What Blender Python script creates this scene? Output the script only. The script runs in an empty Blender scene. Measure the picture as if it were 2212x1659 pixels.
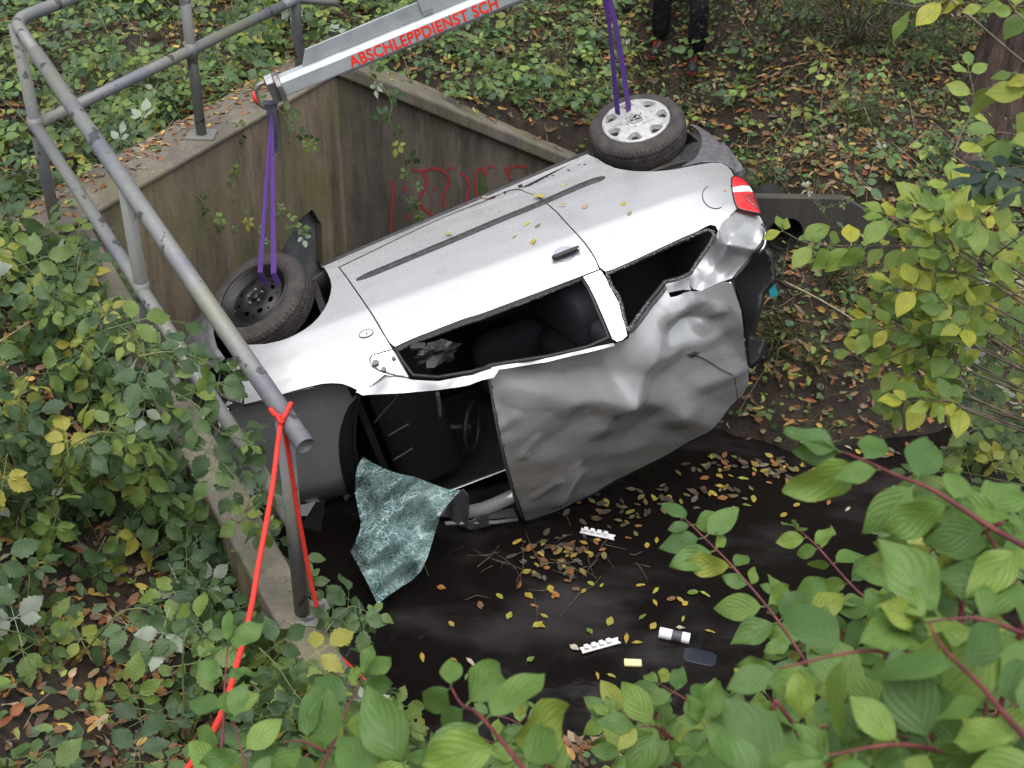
import bpy, bmesh, math, random
import numpy as np
from mathutils import Vector, Matrix, noise as mnoise
from mathutils.geometry import delaunay_2d_cdt
random.seed(7); rng = np.random.default_rng(7)
sc = bpy.context.scene
COL = sc.collection
R = math.radians

# ---------------------------------------------------------------- camera
CAMP = np.array([0., 0., 5.55])
PIT, ROL, FPX = R(36), R(2.0), 2765.0           # focal length in units of a 2212 px wide frame
_fw = np.array([0, math.cos(PIT), -math.sin(PIT)]); _rt = np.array([1., 0, 0]); _up = np.cross(_rt, _fw)
_rt2 = _rt*math.cos(ROL) + _up*math.sin(ROL); _up2 = np.cross(_rt2, _fw)
CM = np.c_[_rt2, -_up2, _fw]
cam = bpy.data.cameras.new('camera'); camo = bpy.data.objects.new('camera', cam); COL.objects.link(camo)
m = Matrix.Identity(4)
for i in range(3):
    m[i][0] = _rt2[i]; m[i][1] = _up2[i]; m[i][2] = -_fw[i]; m[i][3] = CAMP[i]
camo.matrix_world = m
cam.sensor_width = 36; cam.lens = 36*FPX/2212; cam.clip_start = .05; cam.clip_end = 500
cam.dof.use_dof = True; cam.dof.focus_distance = 6.9; cam.dof.aperture_fstop = 11
sc.camera = camo

# ---------------------------------------------------------------- sky, sun, exposure (overcast)
w = bpy.data.worlds.new('World'); sc.world = w; w.use_nodes = True
nt = w.node_tree; nt.nodes.clear()
sky = nt.nodes.new('ShaderNodeTexSky'); sky.sky_type = 'NISHITA'; sky.sun_disc = False
sky.sun_elevation = R(74); sky.sun_rotation = R(180); sky.dust_density = 4; sky.air_density = 1.0; sky.ozone_density = .6
hs = nt.nodes.new('ShaderNodeHueSaturation'); hs.inputs['Saturation'].default_value = .30
bg = nt.nodes.new('ShaderNodeBackground'); bg.inputs['Strength'].default_value = .15
wo = nt.nodes.new('ShaderNodeOutputWorld')
nt.links.new(sky.outputs[0], hs.inputs['Color']); nt.links.new(hs.outputs[0], bg.inputs['Color']); nt.links.new(bg.outputs[0], wo.inputs[0])
sun = bpy.data.lights.new('sun', 'SUN'); sun.energy = 1.0; sun.angle = R(80); sun.color = (1, .97, .92)
suno = bpy.data.objects.new('sun', sun); COL.objects.link(suno)
suno.rotation_euler = (R(90-74), 0, 0)
vs = sc.view_settings; vs.view_transform = 'Standard'; vs.look = 'None'; vs.gamma = 1; vs.use_curve_mapping = False
vs.exposure = .95
sc.cycles.max_bounces = 6; sc.cycles.transparent_max_bounces = 12; sc.cycles.caustics_reflective = False; sc.cycles.caustics_refractive = False

# ---------------------------------------------------------------- image <-> world measuring helpers
REG = {'B': (345.6, 432.0, .36458), 'D': (1036.9, 345.6, .36458), 'W': (604.9, 0, .36458), 'R': (691.3, 777.7, .36458),
       'L': (0, 0, .36458), 'M': (0, 518.5, .36458), 'N': (0, 1054.2, .36458), 'Q': (777.7, 1054.2, .36458),
       'E': (1209.7, 0, .4531), 'F': (1434.4, 864.1, .4792), 'G': (1555.4, 345.6, .3646), 'H': (1244.3, 172.8, .19532),
       'K': (1192.5, 1106, .2292), 'P': (0, 0, 1), 'T': (1814.6, 0, .23437)}
def T(r, pts):
    a, b, s = REG[r]; return [(a+s*x, b+s*y) for x, y in pts]
def rays(px):
    px = np.atleast_2d(np.array(px, float))
    d = np.c_[(px[:, 0]-1106)/FPX, (px[:, 1]-829.5)/FPX, np.ones(len(px))] @ CM.T
    return d/np.linalg.norm(d, axis=1)[:, None]
def toz(p, z):
    d = rays(p)[0]; return CAMP+d*(z-CAMP[2])/d[2]
def toy(p, y):
    d = rays(p)[0]; return CAMP+d*y/d[1]
def tot(p, t):
    return CAMP+rays(p)[0]*t
def proj(X):
    Q = (np.atleast_2d(X)-CAMP) @ CM; return np.c_[1106+FPX*Q[:, 0]/Q[:, 2], 829.5+FPX*Q[:, 1]/Q[:, 2]]

# ---------------------------------------------------------------- object helpers
def link(o, parent=None):
    COL.objects.link(o)
    if parent is not None: o.parent = parent
    return o
def tag(o, label=None, cat=None, group=None, kind=None):
    if label: o['label'] = label
    if cat: o['category'] = cat
    if group: o['group'] = group
    if kind: o['kind'] = kind
    return o
def thing(name, loc, label, cat, group=None, mat=None):
    o = bpy.data.objects.new(name, None); o.empty_display_size = .1
    if mat is not None: o.matrix_world = mat
    else: o.location = tuple(loc)
    COL.objects.link(o); return tag(o, label, cat, group)
def mesh(name, V, F, mat=None, parent=None, smooth=False, off=None, uv=None, thick=0, bevel=0, cols=None):
    V = np.asarray(V, float)
    if off is not None: V = V-np.asarray(off)
    me = bpy.data.meshes.new(name); me.from_pydata(V.tolist(), [], [list(map(int, f)) for f in F])
    if uv is not None:
        ul = me.uv_layers.new(name='uv'); li = np.empty(len(me.loops), dtype=np.int32); me.loops.foreach_get('vertex_index', li)
        ul.data.foreach_set('uv', np.asarray(uv, np.float32)[li].ravel())
    if mat: me.materials.append(mat)
    if smooth: me.polygons.foreach_set('use_smooth', [True]*len(me.polygons))
    me.update()
    o = link(bpy.data.objects.new(name, me), parent)
    if thick:
        md = o.modifiers.new('s', 'SOLIDIFY'); md.thickness = thick; md.offset = -1
    if bevel:
        md = o.modifiers.new('b', 'BEVEL'); md.width = bevel; md.segments = 2; md.limit_method = 'ANGLE'
    return o
def merge(parts):
    V, F, n = [], [], 0
    for v, f in parts:
        V.append(np.asarray(v, float)); F += [[i+n for i in q] for q in f]; n += len(v)
    return np.concatenate(V), F
def frame(t, up=(0, 0, 1)):
    t = np.asarray(t, float); t = t/np.linalg.norm(t); s = np.cross(t, up)
    if np.linalg.norm(s) < 1e-4: s = np.cross(t, (1, 0, 0))
    s /= np.linalg.norm(s); return t, s, np.cross(s, t)
def tube(path, r, n=8, cap=True, ry=None):
    P = np.asarray(path, float); k = len(P); r = np.broadcast_to(np.asarray(r, float), (k,)); V = []; F = []
    tg = np.gradient(P, axis=0); s0 = None
    for i in range(k):
        t = tg[i]/(np.linalg.norm(tg[i])+1e-12)
        if s0 is None: _, s, u = frame(t)
        else:
            s = s0-t*(s0 @ t); s /= np.linalg.norm(s)+1e-12; u = np.cross(s, t)
        s0 = s
        for j in range(n):
            a = 2*math.pi*j/n; V.append(P[i]+r[i]*math.cos(a)*s+(r[i] if ry is None else ry)*math.sin(a)*u)
    for i in range(k-1):
        for j in range(n): F.append([i*n+j, i*n+(j+1) % n, (i+1)*n+(j+1) % n, (i+1)*n+j])
    if cap: F += [list(range(n))[::-1], [(k-1)*n+j for j in range(n)]]
    return np.array(V), F
def box(c, sx, sy, sz, ax=None):
    c = np.asarray(c, float); A = np.eye(3) if ax is None else np.asarray(ax)
    V = [c+A.T @ (np.array([x, y, z])*[sx/2, sy/2, sz/2]) for x in (-1, 1) for y in (-1, 1) for z in (-1, 1)]
    return np.array(V), [[0, 1, 3, 2], [4, 6, 7, 5], [0, 4, 5, 1], [2, 3, 7, 6], [0, 2, 6, 4], [1, 5, 7, 3]]
def prism(poly, ext):
    P = np.asarray(poly, float); n = len(P); ext = np.asarray(ext)
    return np.r_[P, P+ext], [list(range(n))[::-1], list(range(n, 2*n))]+[[i, (i+1) % n, n+(i+1) % n, n+i] for i in range(n)]
def lathe(prof, n=48, wob=None):
    V = []; F = []; k = len(prof)
    for j in range(n):
        a = 2*math.pi*j/n
        for i, (r, h) in enumerate(prof):
            rr, hh = (r, h) if wob is None else wob(i, j, r, h)
            V.append((rr*math.cos(a), rr*math.sin(a), hh))
    for j in range(n):
        for i in range(k-1): F.append([j*k+i, ((j+1) % n)*k+i, ((j+1) % n)*k+i+1, j*k+i+1])
    return np.array(V), F
def smooth_path(pts, n=6):
    P = [np.array(p, float) for p in pts]; P = [2*P[0]-P[1]]+P+[2*P[-1]-P[-2]]; out = []
    for i in range(1, len(P)-2):
        for k in range(n):
            t = k/n; a, b, c, d = P[i-1], P[i], P[i+1], P[i+2]
            out.append(.5*((2*b)+(c-a)*t+(2*a-5*b+4*c-d)*t*t+(3*b-a-3*c+d)*t**3))
    out.append(P[-2]); return np.array(out)

# ---------------------------------------------------------------- materials
class NT:
    def __init__(s, name):
        s.m = bpy.data.materials.new(name); s.m.use_nodes = True; s.t = s.m.node_tree; s.t.nodes.clear()
        s.out = s.t.nodes.new('ShaderNodeOutputMaterial')
    def n(s, typ, **kw):
        nd = s.t.nodes.new('ShaderNode'+typ)
        for k, v in kw.items():
            if k.startswith('_'): setattr(nd, k[1:], v)
            else:
                key = k.replace('__', ' ')
                key = int(key[1:]) if key[0] == 'i' and key[1:].isdigit() else key
                if isinstance(v, bpy.types.NodeSocket): s.t.links.new(v, nd.inputs[key])
                else: nd.inputs[key].default_value = v
        return nd
    def math(s, op, a, b=0., c=0., clamp=False):
        return s.n('Math', _operation=op, _use_clamp=clamp, i0=a, i1=b, i2=c).outputs[0]
    def noise(s, co, scale, detail=4, rough=.55):
        return s.n('TexNoise', Vector=co, Scale=scale, Detail=detail, Roughness=rough).outputs['Fac']
    def ramp(s, fac, stops, interp='LINEAR'):
        nd = s.n('ValToRGB', Fac=fac); r = nd.color_ramp; r.interpolation = interp
        while len(r.elements) < len(stops): r.elements.new(.5)
        for e, (p, c) in zip(r.elements, stops): e.position = p; e.color = (*c, 1) if len(c) == 3 else c
        return nd.outputs['Color']
    def step(s, fac, a, b):
        return s.n('MapRange', Value=fac, From__Min=a, From__Max=b, _interpolation_type='SMOOTHSTEP').outputs[0]
    def mix(s, fac, a, b, mode='MIX'):
        nd = s.n('Mix', _data_type='RGBA', _blend_type=mode); s.t.nodes
        for i, v in ((0, fac), (6, a), (7, b)):
            if isinstance(v, bpy.types.NodeSocket): s.t.links.new(v, nd.inputs[i])
            else: nd.inputs[i].default_value = v if i == 0 or len(v) == 4 else (*v, 1)
        return nd.outputs[2]
    def bump(s, h, strength=.3, dist=.01, normal=None):
        kw = dict(Height=h, Strength=strength, Distance=dist)
        if normal is not None: kw['Normal'] = normal
        return s.n('Bump', **kw).outputs[0]
    def obj(s): return s.n('TexCoord').outputs['Object']
    def pos(s): return s.n('NewGeometry').outputs['Position']
    def done(s, **kw):
        for k in list(kw):
            if k == 'Base__Color' and not isinstance(kw[k], bpy.types.NodeSocket) and len(kw[k]) == 3: kw[k] = (*kw[k], 1)
        p = s.n('BsdfPrincipled', **kw); s.t.links.new(p.outputs[0], s.out.inputs[0]); s.p = p; return s.m
def plain(name, c, rough=.6, metal=0., var=.15, scale=12, bump=.1, bscale=60, spec=.5, coat=0.):
    k = NT(name); co = k.obj(); nz = k.noise(co, scale, 5)
    lo = tuple(x*(1-var) for x in c); hi = tuple(min(1, x*(1+var)) for x in c)
    col = k.ramp(nz, [(.3, lo), (.7, hi)])
    return k.done(Base__Color=col, Roughness=rough, Metallic=metal, Specular__IOR__Level=spec, Coat__Weight=coat, Normal=k.bump(k.noise(co, bscale, 3), bump, .004))
MT = {}
MT['black'] = plain('black_plastic', (.012, .012, .013), .55)
MT['rubber'] = plain('seal_rubber', (.01, .01, .011), .6, bump=.5)
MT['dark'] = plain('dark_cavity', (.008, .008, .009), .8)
MT['darkmetal'] = plain('underbody', (.03, .027, .025), .6, .3)
MT['grey'] = plain('grey_plastic', (.09, .088, .095), .5, var=.35, scale=25, bump=.15)
MT['trim'] = plain('dusty_trim', (.035, .033, .036), .7, var=.5, scale=30, bump=.25)
MT['seat'] = plain('seat_fabric', (.035, .035, .045), .9, var=.3, scale=80, bump=.4)
MT['chrome'] = plain('chrome', (.6, .6, .6), .2, 1.)
MT['rim'] = plain('black_steel_rim', (.018, .017, .018), .45, .4, var=.4)
MT['purple'] = plain('purple_webbing', (.095, .035, .22), .75, var=.25, scale=90, bump=.8, bscale=250)
MT['redrope'] = plain('red_rope', (.62, .03, .018), .6, var=.35, scale=160, bump=1., bscale=200)
MT['red'] = plain('red_paint', (.78, .035, .02), .4)
MT['white'] = plain('white_plastic', (.75, .75, .76), .4, var=.06)
MT['steel'] = plain('worn_steel', (.22, .215, .215), .5, .8, var=.35, scale=18, bump=.2)
def paint_mat():
    k = NT('silver_paint'); co = k.obj()
    z = k.n('SeparateXYZ', Vector=co).outputs
    # dust lies thick along the sill (low z) and thins towards the belt line
    dn = k.noise(co, 90, 6, .7); d2 = k.noise(co, 5, 5, .6)
    low = k.step(z[2], .62, .12)
    lm = k.math('MULTIPLY', low, k.step(d2, .25, .6))
    dust = k.math('MULTIPLY', k.step(dn, .42, .62), k.math('MULTIPLY', lm, .7))
    smear = k.math('MULTIPLY', k.step(k.noise(k.n('Mapping', Vector=co, Scale=(3, 3, 9)).outputs[0], 4, 6, .7), .55, .75), .35)
    fac = k.math('MAXIMUM', dust, k.math('MULTIPLY', smear, k.step(z[2], 1.1, .3)))
    spk = k.math('MULTIPLY', k.step(k.noise(co, 240, 2), .72, .78), low)
    # mud splashes on the roof panel
    mud = k.math('MULTIPLY', k.step(k.noise(co, 60, 6, .75), .58, .68), k.math('MULTIPLY', k.step(z[2], 1.25, 1.4), k.step(k.noise(co, 2.3, 3), .5, .68)))
    fac = k.math('MAXIMUM', fac, k.math('MULTIPLY', spk, .35), clamp=True)
    base = k.mix(fac, (.37, .378, .39), (.235, .22, .21)); base = k.mix(mud, base, (.12, .09, .07))
    fm = k.math('MAXIMUM', fac, mud)
    rough = k.math('ADD', .27, k.math('MULTIPLY', fm, .5))
    met = k.math('SUBTRACT', .38, k.math('MULTIPLY', fm, .8), clamp=True)
    sc_ = k.step(k.noise(k.n('Mapping', Vector=co, Rotation=(.3, .2, .5), Scale=(2.5, 60, 60)).outputs[0], 1.5, 3, .6), .66, .72)
    sc2 = k.math('MULTIPLY', sc_, k.step(k.noise(co, 1.7, 2), .5, .62))
    base = k.mix(k.math('MULTIPLY', sc2, .5), base, (.62, .62, .62))
    grime = k.step(k.noise(k.n('Mapping', Vector=co, Scale=(1.2, 1, 1.6)).outputs[0], 2.2, 6, .65), .5, .75)
    base = k.mix(k.math('MULTIPLY', grime, .3), base, (.20, .195, .19))
    wav = k.noise(co, 3.5, 3)
    return k.done(Base__Color=base, Roughness=rough, Metallic=met, Coat__Weight=.35, Coat__Roughness=.12, Normal=k.bump(wav, .12, .02))
MT['paint'] = paint_mat()
def tyre_mat():
    k = NT('tyre_rubber'); co = k.obj(); nz = k.noise(co, 14, 6, .65)
    col = k.ramp(nz, [(.35, (.022, .02, .02)), (.6, (.05, .042, .04)), (.75, (.11, .085, .07))])
    return k.done(Base__Color=col, Roughness=.8, Normal=k.bump(k.noise(co, 120, 4), .35, .004))
MT['tyre'] = tyre_mat()
def hub_mat():
    k = NT('scuffed_hubcap'); co = k.obj()
    col = k.ramp(k.noise(co, 18, 6, .7), [(.35, (.26, .255, .25)), (.5, (.43, .43, .43)), (.7, (.52, .52, .52))])
    return k.done(Base__Color=col, Roughness=.42, Metallic=.25, Normal=k.bump(k.noise(co, 60, 4), .15, .003))
MT['hub'] = hub_mat()
def concrete(name, c1, c2, moss, streak=1.):
    k = NT(name); co = k.pos()
    st = k.noise(k.n('Mapping', Vector=co, Scale=(3, 3, .6)).outputs[0], 1.0, 6, .65)
    bl = k.noise(co, 2.2, 6, .6); fine = k.noise(co, 70, 5, .7)
    col = k.mix(k.step(st, .38, .66), c1, c2)
    col = k.mix(k.math('MULTIPLY', k.step(bl, .42, .68), .8), col, moss)
    dk = k.math('MULTIPLY', k.step(k.noise(k.n('Mapping', Vector=co, Scale=(4.5, 4.5, .7)).outputs[0], 1.0, 7, .75), .42, .66), .9*streak)
    lt = k.math('MULTIPLY', k.step(k.noise(k.n('Mapping', Vector=co, Location=(3, 1, 2), Scale=(6, 6, .5)).outputs[0], 1.0, 6, .75), .52, .72), .55)
    col = k.mix(lt, col, tuple(min(1, x*1.55) for x in c1))
    col = k.mix(dk, col, (.028, .026, .024))
    col = k.mix(k.math('MULTIPLY', k.step(fine, .35, .7), .35), col, (.05, .046, .04))
    vo = k.n('TexVoronoi', Vector=co, Scale=16.).outputs['Distance']
    pit = k.step(vo, .10, .03)
    col = k.mix(k.math('MULTIPLY', pit, .75), col, (.02, .02, .018))
    h = k.math('SUBTRACT', k.math('ADD', fine, k.math('MULTIPLY', bl, 1.5)), k.math('MULTIPLY', pit, 2.))
    return k.done(Base__Color=col, Roughness=.9, Normal=k.bump(h, .45, .008))
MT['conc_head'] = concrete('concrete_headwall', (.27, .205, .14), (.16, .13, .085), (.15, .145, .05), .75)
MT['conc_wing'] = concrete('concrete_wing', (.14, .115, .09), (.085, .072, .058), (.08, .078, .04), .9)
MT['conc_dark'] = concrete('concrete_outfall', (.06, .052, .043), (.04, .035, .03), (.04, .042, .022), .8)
MT['conc_top'] = concrete('concrete_coping', (.18, .155, .125), (.12, .105, .085), (.115, .115, .05), .5)
def rail_mat():
    k = NT('galvanised_rail'); co = k.pos()
    n1 = k.noise(co, 9, 4, .5); n2 = k.noise(co, 3.1, 4); n3 = k.noise(co, 60, 4)
    col = k.ramp(n2, [(.35, (.14, .145, .175)), (.5, (.19, .195, .19)), (.66, (.185, .19, .15))])
    spot = k.step(k.noise(co, 13, 2, .4), .63, .665)
    col = k.mix(k.math('MULTIPLY', spot, .85), col, (.035, .035, .042))
    col = k.mix(k.math('MULTIPLY', k.step(n3, .4, .7), .3), col, (.12, .12, .11))
    return k.done(Base__Color=col, Roughness=.58, Metallic=.25, Normal=k.bump(n3, .2, .004))
MT['rail'] = rail_mat()
def boom_mat():
    k = NT('galvanised_boom'); co = k.obj()
    col = k.ramp(k.noise(co, 7, 6, .65), [(.3, (.30, .33, .35)), (.7, (.46, .49, .51))])
    return k.done(Base__Color=col, Roughness=.5, Metallic=.35, Normal=k.bump(k.noise(co, 50, 4), .08, .003))
MT['boom'] = boom_mat()
def soil_mat():
    k = NT('soil'); co = k.pos()
    col = k.ramp(k.noise(co, 5, 8, .7), [(.3, (.018, .013, .011)), (.5, (.045, .031, .023)), (.7, (.085, .058, .042))])
    z = k.n('SeparateXYZ', Vector=co).outputs[2]
    wet = k.step(z, .45, .05)
    rough = k.math('SUBTRACT', .95, k.math('MULTIPLY', wet, .4))
    return k.done(Base__Color=col, Roughness=rough, Normal=k.bump(k.noise(co, 28, 8, .75), 1., .05))
MT['soil'] = soil_mat()
def water_mat():
    k = NT('stream_water'); co = k.pos()
    # lighter patches spread by noise over the dark brown water colour
    si = k.step(k.noise(k.n('Mapping', Vector=co, Rotation=(0, 0, .5), Scale=(.8, 1.6, 1)).outputs[0], 1.1, 5, .6), .46, .72)
    col = k.mix(si, (.007, .0056, .0053), (.030, .026, .027))
    return k.done(Base__Color=col, Roughness=.07, IOR=1.33, Specular__IOR__Level=.4, Normal=k.bump(k.noise(co, 5, 3), .10, .02))
MT['water'] = water_mat()
def bark_mat():
    k = NT('bark'); co = k.obj()
    mp = k.n('Mapping', Vector=co, Scale=(16, 16, 2.2)).outputs[0]
    h = k.noise(mp, 1., 6, .65)
    col = k.ramp(h, [(.35, (.022, .014, .012)), (.55, (.085, .055, .046)), (.75, (.17, .12, .105))])
    return k.done(Base__Color=col, Roughness=.95, Normal=k.bump(h, 1., .05))
MT['bark'] = bark_mat()
def stem_mat(name, a, b):
    k = NT(name); co = k.pos()
    return k.done(Base__Color=k.ramp(k.noise(co, 25, 3), [(.35, a), (.65, b)]), Roughness=.6)
MT['stem_red'] = stem_mat('red_twig', (.075, .012, .018), (.16, .035, .035))
MT['stem_green'] = stem_mat('green_cane', (.06, .085, .022), (.12, .13, .05))
MT['stem_brown'] = stem_mat('brown_twig', (.05, .035, .025), (.13, .10, .07))
MT['straw'] = stem_mat('straw_twig', (.22, .17, .10), (.38, .31, .20))
def leaf_mat(name, stops, vein=7., k1=1.2, veincol=(.20, .26, .09), under=None, attr=False, gloss=.5, trans=.30, veinamt=.35, spot=.25):
    """two-sided leaf: colour per leaf, pinnate veins from the leaf's own uv"""
    k = NT(name)
    uv = k.n('UVMap', _uv_map='uv').outputs[0]; sp = k.n('SeparateXYZ', Vector=uv).outputs
    if attr: base = k.n('Attribute', _attribute_name='Col').outputs['Color']
    else: base = k.ramp(k.n('ObjectInfo').outputs['Random'], stops, 'LINEAR')
    u = sp[0]; v = k.math('ABSOLUTE', k.math('MULTIPLY_ADD', sp[1], 2., -1.))
    mid = k.step(v, .075, .02)
    lat = k.math('PINGPONG', k.math('SUBTRACT', k.math('MULTIPLY', u, vein), k.math('MULTIPLY', k.math('POWER', v, 1.25), k1)), .5)
    lv = k.step(lat, .09, .02)
    ve = k.math('MAXIMUM', mid, k.math('MULTIPLY', lv, .7))
    co = k.obj()
    nz = k.noise(co, 40, 4)
    col = k.mix(k.math('MULTIPLY', k.step(nz, .3, .75), .30), base, k.mix(.6, base, (.02, .035, .01)))
    col = k.mix(k.math('MULTIPLY', ve, veinamt), col, veincol)
    if spot: col = k.mix(k.math('MULTIPLY', k.step(k.noise(co, 95, 3), .70, .76), spot), col, (.12, .075, .02))
    if under is not None:
        bf = k.n('NewGeometry').outputs['Backfacing']; col = k.mix(k.math('MULTIPLY', bf, .85), col, under)
    hgt = k.math('SUBTRACT', k.math('PINGPONG', k.math('ADD', lat, 0.), .5), k.math('MULTIPLY', mid, .25))
    nrm = k.bump(hgt, .26, .005)
    p = k.n('BsdfPrincipled', Base__Color=col, Roughness=gloss, Specular__IOR__Level=.38, Normal=nrm)
    tr = k.n('BsdfTranslucent', Color=k.mix(.5, col, (.30, .34, .03), 'MIX'), Normal=nrm)
    mx = k.n('MixShader', Fac=trans); k.t.links.new(p.outputs[0], mx.inputs[1]); k.t.links.new(tr.outputs[0], mx.inputs[2])
    k.t.links.new(mx.outputs[0], k.out.inputs[0]); return k.m
MT['bramble'] = leaf_mat('bramble_leaf', [(0, (.028, .060, .026)), (.3, (.052, .10, .040)), (.55, (.082, .140, .050)), (.75, (.12, .185, .045)), (.9, (.17, .24, .05)), (1, (.34, .30, .05))], 8, 1.6, (.10, .15, .07), under=(.30, .34, .29), veinamt=.3)
MT['dogwood'] = leaf_mat('dogwood_leaf', [(0, (.05, .11, .028)), (.35, (.08, .16, .034)), (.7, (.115, .205, .042)), (.92, (.17, .26, .045)), (1, (.27, .30, .05))], 4.5, 3.0, (.05, .11, .028), under=(.15, .23, .09), veinamt=.45)
MT['yellowdog'] = leaf_mat('yellowing_dogwood_leaf', [(0, (.095, .17, .035)), (.4, (.14, .22, .04)), (.75, (.21, .27, .04)), (1, (.36, .35, .035))], 4.5, 3.0, (.08, .13, .025), under=(.2, .27, .08), veinamt=.45)
MT['darkleaf'] = leaf_mat('dark_leaf', [(0, (.018, .04, .034)), (.5, (.028, .06, .045)), (1, (.045, .085, .05))], 8, 1.5, (.06, .10, .07), under=(.10, .15, .12), veinamt=.2)
MT['cover'] = leaf_mat('ground_leaf', None, 7, 1.5, (.14, .18, .07), attr=True, veinamt=.2, spot=.15)
MT['dead'] = leaf_mat('fallen_leaf', None, 9, 1.6, (.30, .17, .06), attr=True, veinamt=.25, gloss=.6, trans=.12, spot=.4)
MT['fallen'] = leaf_mat('single_fallen_leaf', [(0, (.30, .27, .16)), (.25, (.42, .33, .05)), (.5, (.48, .36, .03)), (.7, (.25, .27, .04)), (.85, (.32, .13, .03)), (1, (.45, .40, .30))], 9, 1.6, (.2, .12, .04), veinamt=.25, gloss=.55, trans=.1, spot=.5)
MT['grass'] = leaf_mat('grass_blade', None, 1, 0, (.1, .14, .04), attr=True, veinamt=0, spot=0, trans=.2)
# ================================================================ ground, water
HWZ = 2.12
H0 = toz((179, 478), HWZ); H1 = toz((729, 160), HWZ)          # top front edge of the headwall
hwd = (H1-H0)/np.linalg.norm(H1-H0); hwn = np.array([hwd[1], -hwd[0], 0.])  # outward (towards the stream)
if hwn[0] < 0: hwn = -hwn
WB = toy((1200, 352), H1[1]+.62)                                # a point on the far wing's sloping edge
wdir = (WB-H1); WE = H1+wdir*1.35
PC = tot((655, 1345), 5.5)                                      # foot of the railing post nearest the camera
N0 = np.array([H0[0]-.02, H0[1]-.12, 2.05])
ndir = np.array([PC[0]-H0[0]+.02, PC[1]-H0[1]+.02, PC[2]-2.05])
CH = np.array([H0[:2]-hwd[:2]*.05, H1[:2], WE[:2], (.95, 8.0), (1.15, 7.15), (1.9, 6.85), (2.9, 7.08), (3.7, 7.32), (7, 7.6), (14, 8), (14, 6.2), (7, 5.5), (3.6, 4.95), (2, 4.55), (1, 4.42), (0, 4.4), (-.45, 4.25), (N0+ndir*1.28)[:2]+[.12, .1], (N0+ndir*1.0)[:2]+[.12, .1], (N0+ndir*.02)[:2]+[.12, .1]])
def sdist(X, Y, poly=CH):
    P = np.stack([X, Y], -1); d = np.full(X.shape, 1e9); ins = np.zeros(X.shape, bool); n = len(poly)
    for i in range(n):
        a, b = poly[i], poly[(i+1) % n]; ab = b-a
        t = np.clip(((P-a) @ ab)/(ab @ ab), 0, 1); d = np.minimum(d, np.linalg.norm(P-a-t[..., None]*ab, axis=-1))
        c = ((a[1] > Y) != (b[1] > Y)) & (X < (b[0]-a[0])*(Y-a[1])/((b[1]-a[1])+1e-12)+a[0]); ins ^= c
    return np.where(ins, -d, d)
BK = np.array([(-2.75, 6.4, 1.98), (-3.5, 5, 2.1), (-3.1, 3.6, 2.1), (-2.4, 4.6, 1.95), (-1.3, 3.3, 1.35), (-1.7, 2.6, 2.0), (-.9, 2.5, 1.75), (-.6, 3.2, 1.2), (-2.4, 2.0, 2.7),
               (0, 1.6, 3.0), (0, 2.8, 1.75), (0, 3.6, .9), (0, 0, 3.95), (0, -2, 4.1), (2, 1, 3.7), (1.2, 2.8, 1.85), (2.2, 3, 2.1), (3.2, 3.6, 1.7), (4, 2, 3.2), (-2, .5, 3.7), (-4, .5, 3.6),
               (-1.75, 8.7, 2.0), (-3, 8, 2.08), (-3.2, 7, 2.03), (-4, 11, 2.2), (.4, 9.4, 1.45), (-.6, 9.2, 1.85), (1.3, 9.1, 1.86), (1.2, 8.2, 1.25), (0, 11, 2.0), (2.4, 8.25, 1.42), (1.9, 8.15, 1.42), (2.9, 8.2, 1.3), (3, 9, 1.5), (3, 10.5, 1.9), (5, 9, 1.5), (4, 12, 2.1),
               (0, 17, 3.0), (9, 16, 3), (-9, 16, 3.3), (-9, 6, 2.8), (-9, -4, 4), (9, -4, 4), (9, 4, 2.4), (9, 10, 1.8)])
def _tps(r2): return .5*r2*np.log(r2+1e-9)
_D = ((BK[:, None, :2]-BK[None, :, :2])**2).sum(-1); _n = len(BK)
_A = np.zeros((_n+3, _n+3)); _A[:_n, :_n] = _tps(_D)+np.eye(_n)*.02; _A[:_n, _n] = 1; _A[:_n, _n+1:] = BK[:, :2]; _A[_n:, :_n] = _A[:_n, _n:].T
_C = np.linalg.solve(_A, np.r_[BK[:, 2], 0, 0, 0])
def wob(X, Y):
    return (.05*np.sin(3.1*X+1.7*Y)*np.sin(2.3*Y-1.1*X+.6)+.03*np.sin(7.3*X-4.1*Y)*np.sin(6.1*Y+3.3*X)+.015*np.sin(17*X+9*Y)*np.sin(15*Y-8*X))
def ground_z(X, Y):
    X = np.asarray(X, float); Y = np.asarray(Y, float); sh = X.shape; x = X.ravel(); y = Y.ravel()
    xx = np.clip(x, -11, 11); yy = np.clip(y, -5, 18); z = np.empty(len(x))
    for s in range(0, len(x), 20000):
        q = np.c_[xx[s:s+20000], yy[s:s+20000]]; d2 = ((q[:, None]-BK[None, :, :2])**2).sum(-1)
        z[s:s+20000] = _tps(d2) @ _C[:_n]+_C[_n]+q @ _C[_n+1:]
    z += wob(x, y)
    d = sdist(x, y)
    # concrete faces drop straight; earth banks have a muddy face and then a slope
    wall = ((x < .85) & (y > 8.1)) | ((x < .55) & (y > 7.2)) | (x < -1.2) | ((x < -.35) & (y < 4.8))
    prof = np.where(d < .35, -.28+2.0*d, .42+1.08*(d-.35))+wob(x*1.7, y*1.7)*1.5
    pw = np.where(d < .08, -.3, -.3+22*(d-.08))
    zz = np.minimum(z, np.where(wall, pw, prof))
    return np.where(d < 0, -.3, zz).reshape(sh)
def gz(x, y): return float(ground_z(np.array([x]), np.array([y]))[0])
def tog(p):
    d = rays(p)[0]; t = np.arange(1., 16, .02); Q = CAMP+d*t[:, None]; k = np.argmax(Q[:, 2] < ground_z(Q[:, 0], Q[:, 1])); return Q[k]
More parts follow.
